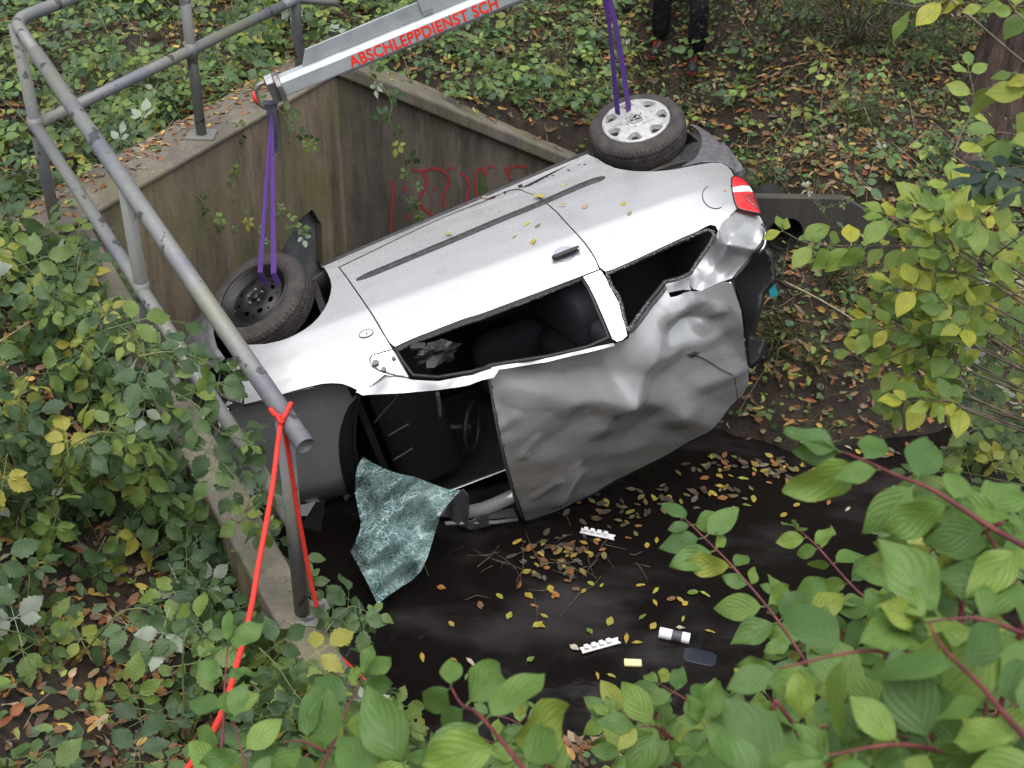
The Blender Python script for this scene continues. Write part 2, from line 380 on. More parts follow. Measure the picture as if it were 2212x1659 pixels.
def axis(lo, a, b, hi, st):
    inner = np.arange(a, b, st); L = [a]; s = st
    while L[-1] > lo: s *= 1.35; L.append(L[-1]-s)
    U = [b]; s = st
    while U[-1] < hi: s *= 1.35; U.append(U[-1]+s)
    return np.r_[L[::-1][:-1], inner, U]
gx = axis(-90, -5, 5.5, 90, .07); gy = axis(-60, .5, 12.5, 140, .07)
GX, GY = np.meshgrid(gx, gy); GZ = ground_z(GX, GY)
nx, ny = len(gx), len(gy)
idx = np.arange(nx*ny).reshape(ny, nx)
GF = np.stack([idx[:-1, :-1], idx[:-1, 1:], idx[1:, 1:], idx[1:, :-1]], -1).reshape(-1, 4)
tag(mesh('ground', np.c_[GX.ravel(), GY.ravel(), GZ.ravel()], GF, MT['soil'], smooth=True), kind='structure')
tag(mesh('water', [(-3.2, 3.9, 0), (16, 3.9, 0), (16, 9.4, 0), (-3.2, 9.4, 0)], [[0, 1, 2, 3]], MT['water']), kind='structure')

# ================================================================ culvert walls
def cdt(poly, step, holes=()):
    """triangulate a 2-D outline with an inner grid"""
    def dens(p):
        o = []
        for i in range(len(p)):
            a, b = np.array(p[i]), np.array(p[(i+1) % len(p)]); n = max(1, int(np.linalg.norm(b-a)/step+.5))
            o += [a+(b-a)*j/n for j in range(n)]
        return np.array(o)
    loops = [dens(poly)]+[dens(h) for h in holes]
    lo = loops[0].min(0); hi = loops[0].max(0)
    g = np.array([(x+(step*.5 if j % 2 else 0), y) for j, y in enumerate(np.arange(lo[1]+step*.5, hi[1], step*.87)) for x in np.arange(lo[0], hi[0], step)])
    if len(g):
        keep = sdist(g[:, 0], g[:, 1], loops[0]) < -step*.35
        for h in loops[1:]: keep &= sdist(g[:, 0], g[:, 1], h) > step*.35
        g = g[keep]
    pts = np.concatenate(loops+([g] if len(g) else [])); E = []; n = 0
    for l in loops: E += [(n+i, n+(i+1) % len(l)) for i in range(len(l))]; n += len(l)
    v, e, f, *_ = delaunay_2d_cdt([Vector(p) for p in pts], E, [], 0, 1e-7)
    v = np.array([p[:] for p in v]); c = np.array([v[list(t)].mean(0) for t in f])
    k = sdist(c[:, 0], c[:, 1], loops[0]) < 0
    for h in loops[1:]: k &= sdist(c[:, 0], c[:, 1], h) > 0
    return v, [list(t) for t, q in zip(f, k) if q]
Z3 = np.array([0, 0, 1.])
hwL = float(np.linalg.norm((H1-H0)[:2]))
def on_head(u, z, out=0.): return np.array([H0[0], H0[1], 0])+hwd*u+Z3*z+hwn*out
def head_uv(p):
    d = rays(p)[0]; t = ((H0-CAMP) @ hwn)/(d @ hwn); q = CAMP+d*t; return (q-H0) @ hwd, q[2]
gate = [head_uv(p) for p in T('L', [(1680, 1700), (1660, 1500), (1770, 1305), (1850, 1240), (1905, 1330), (1915, 1700)])]
gate = [(gate[0][0], .35)]+gate[1:5]+[(gate[5][0], .35)]
outl = [(-.45, -.3), (hwL+.0, -.3), (hwL, HWZ-.04), (hwL-.03, HWZ), (-.45, HWZ)]
root = thing('headwall', on_head(0, 0), 'mossy concrete culvert headwall with a pointed gate opening behind the front wheel', 'wall')
off = on_head(0, 0)
v, f = cdt(outl, .12, [gate])
mesh('wall_face', [on_head(a, b) for a, b in v], f, MT['conc_head'], root, off=off)
bk = -hwn*.36
rim = [on_head(a, b) for a, b in outl]
mesh('wall_body', np.r_[rim, np.array(rim)+bk], [[i, (i+1) % 5, 5+(i+1) % 5, 5+i] for i in range(5) if i != 3]+[[9, 8, 7, 6, 5]], MT['conc_head'], root, off=off)
gg = [on_head(a, b) for a, b in gate]
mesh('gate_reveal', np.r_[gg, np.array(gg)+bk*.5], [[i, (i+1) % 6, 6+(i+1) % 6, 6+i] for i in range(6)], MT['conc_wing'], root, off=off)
mesh('gate_plate', [p+bk*.16 for p in gg], [list(range(6))], plain('grey_gate_plate', (.15, .16, .17), .6, .1, var=.4, scale=5), root, off=off)
V, F = prism([on_head(-.45, HWZ, .02)-Z3*.0, on_head(hwL+.02, HWZ, .02), on_head(hwL+.02, HWZ, -.36), on_head(-.45, HWZ, -.36)], (0, 0, .03))
mesh('coping', V, F, MT['conc_top'], root, off=off, bevel=.01)
# far wing wall
wd = wdir/np.linalg.norm(wdir); wh = np.array([wdir[0], wdir[1], 0]); wh /= np.linalg.norm(wh); wn = np.array([wh[1], -wh[0], 0.])
def wing_uv(p):
    d = rays(p)[0]; t = ((H1-CAMP) @ wn)/(d @ wn); q = CAMP+d*t; return q
root = thing('wing_wall', (H1[0], H1[1], 0), 'dark sloping concrete wing wall with red graffiti behind the car', 'wall'); off = (H1[0], H1[1], 0)
tp = [H1*[1, 1, 0]+Z3*-.3, H1, WE, WE*[1, 1, 0]+Z3*-.3]
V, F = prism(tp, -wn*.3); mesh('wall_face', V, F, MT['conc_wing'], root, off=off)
V, F = prism([H1+wn*.05-wd*.02, WE+wn*.05, WE-wn*.34, H1-wn*.34-wd*.02], np.cross(wn, wd)*-.09 if np.cross(wn, wd)[2] < 0 else np.cross(wn, wd)*.09)
mesh('coping', V, F, MT['conc_top'], root, off=off, bevel=.015)
# graffiti: sprayed strokes on the wing wall
kg = NT('red_spray'); gco = kg.pos(); gn = kg.noise(gco, 30, 5, .7)
gp = kg.n('BsdfPrincipled', Base__Color=(.30, .03, .035, 1), Roughness=.8); gt = kg.n('BsdfTransparent'); gm = kg.n('MixShader', Fac=kg.math('MULTIPLY', kg.step(gn, .25, .5), .95))
kg.t.links.new(gt.outputs[0], gm.inputs[1]); kg.t.links.new(gp.outputs[0], gm.inputs[2]); kg.t.links.new(gm.outputs[0], kg.out.inputs[0])
kg2 = NT('green_spray'); gn = kg2.noise(kg2.pos(), 26, 5, .7)
gp = kg2.n('BsdfPrincipled', Base__Color=(.05, .12, .03, 1), Roughness=.8); gt = kg2.n('BsdfTransparent'); gm = kg2.n('MixShader', Fac=kg2.math('MULTIPLY', kg2.step(gn, .3, .7), .8))
kg2.t.links.new(gt.outputs[0], gm.inputs[1]); kg2.t.links.new(gp.outputs[0], gm.inputs[2]); kg2.t.links.new(gm.outputs[0], kg2.out.inputs[0])
def stroke(pts, wd_=.022, m=kg, closed=False):
    P = np.array([wing_uv(p)+wn*.004 for p in smooth_path(T('W', pts), 5)]); tg = np.gradient(P, axis=0); tg /= np.linalg.norm(tg, axis=1)[:, None]+1e-9
    s = np.cross(tg, wn); V = np.r_[P+s*wd_/2, P-s*wd_/2]; n = len(P)
    o = mesh('graffiti_stroke', V, [[i, i+1, n+i+1, n+i] for i in range(n-1)], m.m, root, off=off); return o
for s in ([(668, 1075), (665, 1200), (660, 1370)], [(780, 1005), (830, 1012), (860, 1040), (870, 1080), (850, 1120), (832, 1160), (830, 1205), (855, 1240), (890, 1265), (900, 1290)],
          [(845, 1012), (900, 998), (955, 1005), (990, 1040), (1000, 1085), (980, 1120), (968, 1170), (975, 1230)], [(990, 1000), (1030, 995)],
          [(1070, 1020), (1100, 1050), (1118, 1090), (1112, 1140), (1098, 1200)], [(1165, 1165), (1160, 1080), (1165, 1010), (1200, 1000), (1222, 1040)],
          [(1225, 995), (1265, 978)], [(1330, 992), (1350, 1030), (1365, 1060)], [(1350, 1000), (1400, 982), (1470, 990)]): stroke(s)
for c in ((742, 1118), (915, 1116), (752, 1283)):
    stroke([(c[0]-9, c[1]), (c[0]+9, c[1])], .03)
gpoly = [wing_uv(p)+wn*.003 for p in T('W', [(1155, 1060), (1180, 1015), (1205, 1020), (1225, 1080), (1235, 1130), (1185, 1165), (1170, 1140)])]
mesh('graffiti_fill', gpoly, [list(range(7))], kg2.m, root, off=off)
# near wing wall (coping carries the railing)
nh = np.array([ndir[0], ndir[1], 0]); nh /= np.linalg.norm(nh); nn = np.array([-nh[1], nh[0], 0.])      # towards the stream
if nn[1] < 0: nn = -nn
root = thing('wing_wall', (N0[0], N0[1], 0), 'pale concrete wing wall under the railing, half hidden by brambles', 'wall'); off = (N0[0], N0[1], 0)
A = N0+nn*.09-ndir*.06; Bq = N0+nn*.09+ndir*1.22
V, F = prism([A*[1, 1, 0]-Z3*.3, A, Bq, Bq*[1, 1, 0]-Z3*.3], -nn*.13); mesh('wall_face', V, F, MT['conc_head'], root, off=off)
nu = ndir/np.linalg.norm(ndir); nup = np.cross(nn, nu); nup = nup if nup[2] > 0 else -nup
V, F = prism([A+nn*.02, Bq+nn*.02+nu*.02, Bq-nn*.15+nu*.02, A-nn*.15], nup*.05); mesh('coping', V, F, MT['conc_top'], root, off=off, bevel=.015)
# small outfall block with a round pipe, far right behind the car
def ob(p, y): return toy(p, y)
ox, oy = 2.42, 8.05
o0 = toy((1670, 425), 7.85); o1 = toy((1940, 500), 7.95)
root = thing('outfall_block', (o0[0], o0[1], .4), 'low dark concrete block with a round drain pipe right of the tail light', 'outfall'); off = (o0[0], o0[1], .4)
pc = toy((1692, 497), 7.9); hd = np.array([o1[0]-o0[0], o1[1]-o0[1], 0]); hd /= np.linalg.norm(hd); on = np.array([hd[1], -hd[0], 0])
def opt(u, z, o=0): return o0*[1, 1, 0]+hd*u+Z3*z+on*o
pu = float((pc-o0) @ hd); pz = float(pc[2]); rr = .125
circ = [(pu+rr*math.cos(a), pz+rr*math.sin(a)) for a in np.linspace(0, 2*math.pi, 25)[:-1]]
L = float((o1-o0) @ hd); zt = float(o0[2])
v, f = cdt([(-.35, .1), (L+.12, .1), (L, zt-.28), (L-.42, zt-.03), (-.35, zt)], .1, [circ])
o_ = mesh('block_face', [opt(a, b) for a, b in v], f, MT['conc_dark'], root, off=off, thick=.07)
for p_ in [o_]:
    if (o_.data.polygons[0].normal @ Vector(on)) < 0: o_.data.flip_normals()
cc = np.array([opt(a, b) for a, b in circ]); 
V = np.r_[cc+on*.02, cc-on*.5]; mesh('drain_pipe', V, [[i, (i+1) % 24, 24+(i+1) % 24, 24+i] for i in range(24)]+[[24+i for i in range(24)]], MT['dark'], root, off=off)

# ================================================================ railing
C0 = toz((30, 45), HWZ+1.12)
pr = .0315
rootR = thing('metal_railing', (C0[0], C0[1], HWZ), 'weathered grey pipe railing along the headwall and down the sloping wing wall', 'railing'); off = (C0[0], C0[1], HWZ)
TC = PC+Z3*1.1
rd = TC-C0
def rail(name, pts, r=pr, cap=True):
    V, F = tube(pts, r, 14, cap); return mesh(name, V, F, MT['rail'], rootR, True, off=off)
P2 = toz((437, 303), HWZ); P2t = P2+Z3*1.12
hr = hwd
def bend(a, c, b, rad=.09, n=7):
    a, b, c = map(np.asarray, (a, b, c)); u = (a-c)/np.linalg.norm(a-c); v_ = (b-c)/np.linalg.norm(b-c); p, q = c+u*rad, c+v_*rad
    return [a]+[(1-t)**2*p+2*t*(1-t)*c+t*t*q for t in np.linspace(0, 1, n)]+[b]
far = C0+(P2t-C0)*2.6
rail('top_rail', bend(C0+rd*.11, C0, far), cap=True)
Vv, Ff = tube([C0+rd*.105, C0+rd*1.062], pr*1.03, 16, False)
o_ = mesh('top_rail', Vv, Ff, MT['rail'], rootR, True, off=off, thick=.004)
mid = Z3*.55
M3 = C0-mid+(P2t-C0)*1.0; 
rail('middle_rail', [C0-mid, C0-mid+(P2t-C0)*1.72])
rail('middle_rail', bend(C0-mid+(P2t-C0)*1.72, C0-mid+(P2t-C0)*1.86, C0-mid+(P2t-C0)*1.9+np.array([.22, .0, -.03]), .05))
rail('middle_rail', [C0-mid, C0-mid+rd*1.0])
rail('post', [C0-Z3*.02, C0-Z3*1.3])
# post at px x~268
best = min(np.linspace(.1, .7, 61), key=lambda t: abs(proj(C0+rd*t)[0, 0]-268))
rail('post', [C0+rd*best, C0+rd*best-Z3*1.2])
rail('post', [TC+Z3*.0, PC])
rail('post', [P2t, P2]); P3 = P2+(P2t-C0)*.72*[1, 1, 0]
best3 = min(np.linspace(1.2, 2.2, 101), key=lambda t: abs(proj(C0-mid+(P2t-C0)*t)[0, 0]-637))
q3 = C0+(P2t-C0)*best3; rail('post', [q3, q3-Z3*1.2])
for q_, ax_ in ((C0+rd*.108, rd),):
    V, F = tube([q_-ax_/np.linalg.norm(ax_)*.006, q_+ax_/np.linalg.norm(ax_)*.006], pr*1.06, 16); mesh('joint_ring', V, F, MT['dark'], rootR, True, off=off)
for q_ in (P2-Z3*.0+Z3*.57, C0-Z3*.55, C0+rd*best-Z3*.55):
    V, F = tube([q_-Z3*.045, q_+Z3*.045], pr*1.16, 14); mesh('weld_collar', V, F, MT['rail'], rootR, True, off=off)
for p in (P2+Z3*.03, PC+Z3*.045):
    V, F = box(p+Z3*.006, .17, .14, .016); mesh('base_plate', V, F, MT['rail'], rootR, off=off, bevel=.003)
# ================================================================ the car
RC = np.array([[-.9198, .1770, .3490], [-.2980, .2630, -.9180], [-.2540, -.9490, -.1890]])
u_, s_, v_ = np.linalg.svd(RC); RC = u_ @ v_
TCAR = np.array([.785, 7.547, 1.448])
cm = Matrix.Identity(4)
for i in range(3):
    for j in range(3): cm[i][j] = RC[i, j]
    cm[i][3] = TCAR[i]
car = thing('car', None, 'crashed silver three-door hatchback hanging on its side with a crushed roof', 'car', mat=cm)
CO = RC.T @ (CAMP-TCAR)
def crays(px): return rays(px) @ RC
def cworld(p): return RC @ np.asarray(p, float)+TCAR
_zs = [.1, .2, .3, .45, .6, .75, .9, .97, 1.0, 1.2, 1.45, 1.6]; _ss = [.72, .775, .80, .822, .83, .828, .805, .785, .765, .69, .58, .5]
_zd = np.linspace(0, 1.7, 341); _sd = np.convolve(np.pad(np.interp(_zd, _zs, _ss), 20, 'edge'), np.hanning(17)/np.hanning(17).sum(), 'same')[20:-20]
def S(x, z):
    x = np.asarray(x, float); s = np.interp(z, _zd, _sd)
    # soft shoulder line below the windows, soft crease at the belt
    return s-np.where(x > 2.3, .28*((x-2.3)/.9)**2, 0)-np.where(x < 0, .14*(x/.55)**2, 0)
def side(px, lift=0.):
    d = crays(px); y = np.full(len(d), -.8)
    for _ in range(30):
        q = CO+d*((y-CO[1])/d[:, 1])[:, None]; y = .5*y-.5*S(q[:, 0], q[:, 2])
    return q-d*lift
def tent(x, y, a, b, w, amp):
    a = np.array(a); b = np.array(b); P = np.stack([x, y], -1); ab = b-a
    t = np.clip(((P-a) @ ab)/(ab @ ab), 0, 1); dd = np.linalg.norm(P-a-t[:, None]*ab, axis=-1)
    k = np.clip(1-dd/w, 0, 1); return amp*(k**1.25)*(1-.12*k**6)
def roof0(x, y):
    return 1.46-.06*(y/.6)**2-.16*np.exp(-((x-1.42)**2+(y+.68)**2)/.26**2)-.22*np.exp(-((x-.25)**2+(y+.78)**2)/.34**2)-.05*np.clip(.25-x, 0, 1)
def hitz(px, fn):
    d = crays(px); z = np.full(len(d), 1.4)
    for _ in range(40):
        q = CO+d*((z-CO[2])/d[:, 2])[:, None]; z = .5*z+.5*fn(q[:, 0], q[:, 1])
    return q, d
def rxy(p): return hitz([p], roof0)[0][0][:2]
RIDGES = []
for reg, a, b, wdt, amp in [
    ('D', (860, 1360), (1000, 1150), .20, .075), ('D', (1000, 1150), (1130, 900), .17, .055),      # big fold from the centre to the rear pillar
    ('D', (860, 1360), (560, 1410), .13, .045), ('D', (860, 1360), (730, 1560), .12, .04),          # star of creases round the peak
    ('D', (860, 1360), (1180, 1480), .15, .05), ('D', (1180, 1480), (1380, 1570), .14, .045),
    ('D', (1130, 1020), (1400, 960), .10, -.07), ('D', (1180, 960), (1330, 980), .11, -.06),         # scooped dent below the pillar
    ('D', (1130, 900), (1170, 860), .09, .05), ('D', (1340, 1000), (1400, 900), .06, .05),
    ('D', (1060, 1260), (1460, 1120), .20, -.05), ('D', (700, 1230), (300, 1290), .16, -.05),        # hollows either side of the folds
    ('D', (560, 1560), (420, 1659), .15, -.035), ('D', (1000, 1540), (900, 1620), .16, -.045),
    ('R', (1130, 160), (1350, 200), .10, .03), ('R', (1200, 560), (1280, 470), .05, .02), ('R', (1090, 390), (1150, 340), .05, .018),
    ('R', (1430, 830), (1520, 680), .07, .025), ('R', (1280, 800), (1400, 720), .05, .014), ('R', (1080, 260), (1110, 420), .07, -.02),
    ('D', (1300, 1330), (1500, 1260), .09, .025), ('D', (1470, 1060), (1560, 1200), .07, -.02), ('D', (700, 1130), (780, 1290), .06, .015)]:
    a, b = T(reg, [a, b]); RIDGES.append((rxy(a), rxy(b), wdt, amp))
def roof(px, lift=0.):
    q, d = hitz(px, roof0); x, y = q[:, 0], q[:, 1]
    h = .85*sum(tent(x, y, r[0], r[1], r[2]*1.25, r[3]) for r in RIDGES)
    h = h+.012*np.sin(5*x+2*y)*np.sin(4*y-1.5*x)+.004*np.sin(19*x+7*y)*np.sin(16*y-9*x)
    q = q.copy(); q[:, 2] += h; return q-d*lift
def hoodf(x, y): return 1.02-.17*(x-2.2)-.22*(np.abs(y)/.7)**3-.05*np.clip(x-2.6, 0, 1)**2
def hood(px, lift=0.):
    q, d = hitz(px, hoodf); return q-d*lift
def pillar(px, lift=0.):
    """torn rear pillar: leaves the body side and folds over towards the roof"""
    q = side(px); d = crays(px)
    x, z = q[:, 0], q[:, 2]
    h = .05*np.sin(14*z+5*x)+.03*np.sin(23*x-6*z)
    h += tent(x, z, (-.32, 1.0), (.05, 1.28), .10, .06)+tent(x, z, (-.40, 1.22), (-.05, 1.40), .10, -.06)+tent(x, z, (-.15, 1.12), (-.38, 1.22), .06, .05)
    ts = ((q-CO)*d).sum(1); t0 = ts.max(); t = t0-.62*(t0-ts)-h-lift
    return CO+d*t[:, None]
pt_mat = MT['paint']
def panel(name, poly, surf, mat, parent=car, step=7., thick=.004, holes=(), lift=0., smooth=True):
    v, f = cdt(poly, step, holes); P = surf(v, lift)
    o = mesh(name, P, f, mat, parent, smooth)
    n0 = np.cross(P[f[0][1]]-P[f[0][0]], P[f[0][2]]-P[f[0][0]])
    if n0 @ (CO-P[f[0][0]]) < 0: o.data.flip_normals()
    if thick:
        md = o.modifiers.new('s', 'SOLIDIFY'); md.thickness = thick; md.offset = -1
        if mat is pt_mat: md = o.modifiers.new('e', 'EDGE_SPLIT'); md.split_angle = R(50)
    return o
def ctube(name, pts, surf, r, mat, parent=car, lift=0., n=8, sm=3):
    P = surf(np.array(smooth_path(pts, sm)) if sm > 1 else np.array(pts), lift); V, F = tube(P, r, n); return mesh(name, V, F, mat, parent, True)
pt = MT['paint']
# --- body side
door_front = T('B', [(1060, 397), (1110, 462), (1150, 520), (1200, 592), (1250, 665), (1295, 738), (1330, 800), (1360, 848), (1385, 890)])
door_bot = T('W', [(350, 1583), (580, 1472), (740, 1393), (900, 1318), (1050, 1253), (1200, 1196), (1300, 1152), (1355, 1130), (1400, 1122), (1432, 1126)])
door_rear = T('D', [(250, 182), (320, 206), (380, 243), (450, 305), (520, 382), (575, 440), (620, 492), (655, 540), (683, 586), (703, 632)])
belt = T('D', [(600, 690), (300, 803), (0, 915)])+T('B', [(1800, 706), (1500, 822), (1392, 872)])
def inset(poly, k=1.3):
    P = np.array(poly); a = np.roll(P, 1, 0); b = np.roll(P, -1, 0); t = b-a; n = np.c_[t[:, 1], -t[:, 0]]; n /= np.linalg.norm(n, axis=1)[:, None]+1e-9
    ar = .5*np.sum(P[:, 0]*np.roll(P[:, 1], -1)-np.roll(P[:, 0], -1)*P[:, 1]); return [tuple(p) for p in P-n*k*(1 if ar > 0 else -1)]
door = panel('door', inset(door_bot+door_rear+[T('D', [(704, 650)])[0]]+belt+door_front[::-1][1:], 1.2), side, pt)
arch_f = T('B', [(395, 965), (440, 928), (480, 885), (520, 858), (570, 856), (620, 854), (700, 838), (760, 818), (800, 800), (850, 772), (900, 736), (940, 695), (975, 645), (998, 600), (1010, 560), (1017, 510), (1010, 470), (992, 430), (970, 396)])
fender_r = [(x-2.2, y) for x, y in door_front]
hood_gap = T('B', [(1390, 905), (1475, 1058), (1330, 1035), (1250, 1100), (1175, 1128), (1130, 1106), (1080, 1088), (1020, 1084), (960, 1088), (850, 1114), (740, 1146), (620, 1180), (500, 1210)])
panel('front_fender', arch_f+fender_r+hood_gap+T('B', [(495, 1100), (475, 1058), (430, 1010)]), side, pt)
sill_edge = T('W', [(1830, 907), (1500, 1045), (1190, 1177), (900, 1300), (580, 1437), (245, 1582)])
panel('sill', [(x, y-1.5) for x, y in door_bot]+T('W', [(1440, 1105), (1600, 1025), (1815, 925)])+sill_edge, side, pt, lift=.004)
ctube('sill_edge', sill_edge, side, .018, MT['trim'], lift=-.012, sm=1)
arch_r = T('D', [(700, -5), (740, 22), (800, 48), (850, 58), (900, 65), (950, 67), (1000, 68), (1050, 67), (1150, 57), (1300, 26), (1380, 16), (1430, 18), (1465, 36), (1490, 66), (1502, 92)])
lamp_l = T('D', [(1488, 118), (1490, 160), (1500, 220), (1512, 268), (1524, 286)])
qwin_low = T('D', [(1405, 470), (1412, 420), (1395, 390), (1365, 383), (1330, 398), (1280, 425), (1200, 458), (1100, 505), (900, 600), (800, 648), (745, 660)])
quarter = door_rear[::-1]+T('D', [(238, 168)])+T('W', [(1480, 1103), (1600, 1037), (1822, 915)])+arch_r+lamp_l+T('D', [(1480, 330), (1440, 390)])+qwin_low+[T('D', [(712, 648)])[0]]
quarter = [T('D', [(712, 636)])[0]]+[(x+2, y) for x, y in door_rear[::-1]]+quarter[len(door_rear):-1]
panel('rear_quarter', quarter, side, pt)
# dark layer behind the gaps
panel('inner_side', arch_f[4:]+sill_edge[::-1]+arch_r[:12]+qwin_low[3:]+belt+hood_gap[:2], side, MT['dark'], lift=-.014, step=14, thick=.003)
# fuel flap, side repeater, moulding, handle
def ell(c, a, b, rot, n=28):
    return [(c[0]+a*math.cos(t)*math.cos(rot)-b*math.sin(t)*math.sin(rot), c[1]+a*math.cos(t)*math.sin(rot)+b*math.sin(t)*math.cos(rot)) for t in np.linspace(0, 2*math.pi, n+1)[:-1]]
fc = T('D', [(1391, 217)])[0]
panel('fuel_flap', ell(fc, 26.5, 24, .6), side, pt, lift=.003, step=6)
fr = ell(fc, 27.6, 25.1, .6); ctube('fuel_flap_gap', fr[2:17], side, .0022, MT['dark'], lift=.002, sm=1, n=5)
rc_ = T('B', [(1221, 790)])[0]
rp = panel('side_repeater', ell(rc_, 15.5, 7.2, -.33), side, plain('clear_lens', (.55, .55, .56), .2, .1), lift=.008, step=4, thick=.006)
er = ell(rc_, 15.8, 7.5, -.33); ctube('lens_rim', er+er[:1], side, .0018, MT['grey'], rp, lift=.008, sm=1, n=5)
V, F = tube(side(np.array([rc_, (rc_[0]+2, rc_[1])]), .017), .006, 8); mesh('bulb', V, F, MT['grey'], rp, True)
mold = T('W', [(452, 1655), (700, 1553), (1000, 1428), (1300, 1301), (1540, 1203), (1800, 1090), (1925, 1048)])
mp = np.array(smooth_path(mold, 5)); nrm_ = np.gradient(mp, axis=0); nrm_ = np.c_[-nrm_[:, 1], nrm_[:, 0]]/np.linalg.norm(nrm_, axis=1)[:, None]
hw_ = 4.9*np.clip(np.minimum(np.arange(len(mp)), np.arange(len(mp))[::-1])/2+.35, 0, 1)[:, None]
mpoly = [tuple(p) for p in mp+nrm_*hw_]+[tuple(p) for p in (mp-nrm_*hw_)[::-1]]
gp_ = T('D', [(372, 240)])[0]
o_ = panel('side_moulding', mpoly, side, MT['trim'], lift=.011, step=6, thick=.014)
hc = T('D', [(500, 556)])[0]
panel('handle_cup', ell(hc, 25, 16.5, -.25), side, plain('cup_paint', (.24, .26, .29), .3, .6, var=.3, scale=14), lift=.003, step=4, thick=0)  # flat disc on the door; shade of the handle recess painted as darker colour
hp = T('D', [(428, 582), (470, 566), (520, 546), (560, 530), (588, 520)]); Ph = side(np.array(smooth_path(hp, 4)), np.array([[.004]+[.03]*15+[.012]]).ravel()[:17][:, None] if False else .03)
V, F = tube(Ph, [.010]+[.0155]*(len(Ph)-2)+[.011], 10); hd_ = mesh('door_handle', V, F, MT['black'], door, True)
kq = side(np.array([T('D', [(583, 521)])[0]]), .047)[0]; V, F = tube([kq, kq+np.array([0, .008, 0])], .008, 12); mesh('keyhole', V, F, MT['chrome'], hd_, True)
# --- wing-mirror triangle and broken mirror stub
tri = T('B', [(1240, 945), (1252, 922), (1290, 908), (1375, 884), (1392, 900), (1440, 985), (1478, 1052), (1400, 1040), (1345, 1024), (1300, 1010), (1255, 985)])
tr = panel('mirror_base', tri, side, plain('mirror_base_paint', (.5, .51, .53), .3, .7), lift=.006, step=4, thick=.008)
for c, r in (((1276, 960), 8), ((1324, 999), 6), ((1383, 934), 4.5)):
    q = side(np.array([T('B', [c])[0]]), .02)[0]; V, F = tube([q, q+np.array([0, .02, 0])], r*.0027, 6 if r > 5 else 10); mesh('bolt', V, F, MT['steel'], tr)
ctube('mirror_base_edge', tri+tri[:1], side, .002, MT['grey'], tr, lift=.008, sm=1, n=5)
def crumple(c, rad, n, seed, mat, name, parent, flat=.6):
    r_ = np.random.default_rng(seed); bm = bmesh.new(); bmesh.ops.create_icosphere(bm, subdivisions=3, radius=1)
    ph = r_.uniform(0, 6, 6)
    for v in bm.verts:
        p = np.array(v.co); k = 1+.35*math.sin(4*p[0]+ph[0])*math.sin(5*p[1]+ph[1])+.25*math.sin(9*p[2]+ph[2]+3*p[0])+.12*r_.normal()
        v.co = Vector(np.array(c)+p*k*np.array(rad))
    me = bpy.data.meshes.new(name); bm.to_mesh(me); bm.free(); me.materials.append(mat); return link(bpy.data.objects.new(name, me), parent)
q = side(np.array([T('B', [(1640, 905)])[0]]), .03)[0]; crumple(q, (.10, .05, .06), 1, 3, MT['black'], 'broken_mirror', car)
q2 = side(np.array([T('B', [(1530, 870)])[0]]), .02)[0]; V, F = box(q2, .09, .03, .045, np.array([[.9, 0, -.4], [0, 1, 0], [.4, 0, .9]])); mesh('mirror_bracket', V, F, MT['black'], car, bevel=.008)
# --- door window frame, A pillar, B pillar
win = T('D', [(603, 700), (645, 770), (690, 878), (728, 970), (762, 1052), (640, 1108), (400, 1165), (200, 1195), (60, 1216), (0, 1232)])+T('B', [(1960, 985), (1850, 1018), (1650, 1050), (1500, 1040), (1440, 960), (1395, 885), (1500, 835), (1800, 718)])+T('D', [(0, 925), (300, 813)])
sl = ctube('window_seal', win+win[:1], side, .012, MT['rubber'], sm=1, lift=-.004)
panel('belt_trim', T('B', [(1392, 880), (1500, 828), (1800, 710)])+T('D', [(0, 920), (300, 808), (596, 694), (604, 712), (300, 836), (0, 952)])+T('B', [(1800, 745), (1500, 855), (1410, 900)]), side, MT['rubber'], lift=.006, thick=.01, step=6)
bp = panel('pillar', T('D', [(612, 692), (712, 652), (745, 700), (790, 790), (832, 862), (852, 950), (872, 1040), (845, 1066), (812, 1076), (786, 1060), (735, 940), (692, 840), (650, 752)]), side, pt, lift=.004)
ap = T('B', [(1160, 1140), (1200, 1080), (1340, 1030), (1500, 1066), (1650, 1074), (1850, 1034), (1960, 990), (2133, 968)])+T('D', [(60, 1226), (200, 1206), (400, 1174), (640, 1118), (790, 1084), (800, 1100), (640, 1140), (400, 1196), (200, 1228), (60, 1252)])+T('R', [(1060, 60), (1030, 105), (960, 118), (880, 150), (700, 178), (480, 196), (250, 208), (225, 195)])
def apill(v, l=0.):
    q = side(v, l); d = crays(v); k = .016*np.sin(v[:, 0]*.031+1)*np.sin(v[:, 1]*.06)+.006*np.sin(v[:, 0]*.083+v[:, 1]*.05)*np.sin(v[:, 0]*.021)
    return q-d*k[:, None]
panel('pillar', ap, apill, pt, step=4)
# rear side window seals
qw = T('D', [(752, 672), (800, 656), (900, 612), (1100, 520), (1280, 440), (1345, 415), (1378, 428), (1385, 458), (1340, 530), (1290, 600), (1245, 672), (1180, 702), (1096, 722), (1000, 840), (930, 935), (878, 1004), (852, 930), (838, 860), (815, 800), (775, 745)])
ctube('window_seal', qw+qw[:1], side, .013, MT['rubber'], sm=1, lift=0)
kgls = NT('crumbled_glass'); kgls.done(Base__Color=(.5, .56, .57, 1), Roughness=.15, Transmission__Weight=.5)
rr_ = np.random.default_rng(5); parts = []
qe = smooth_path(qw[:9]+qw[9:13], 6)
for p in list(qe)+list(smooth_path(qw[13:]+qw[:1], 10)):
    for _ in range(3):
        q = side(np.array([p+rr_.normal(0, 1.6, 2)]), .012)[0]; s = rr_.uniform(.0015, .0045); parts.append(box(q, s, s, s*1.4, np.linalg.qr(rr_.normal(size=(3, 3)))[0]))
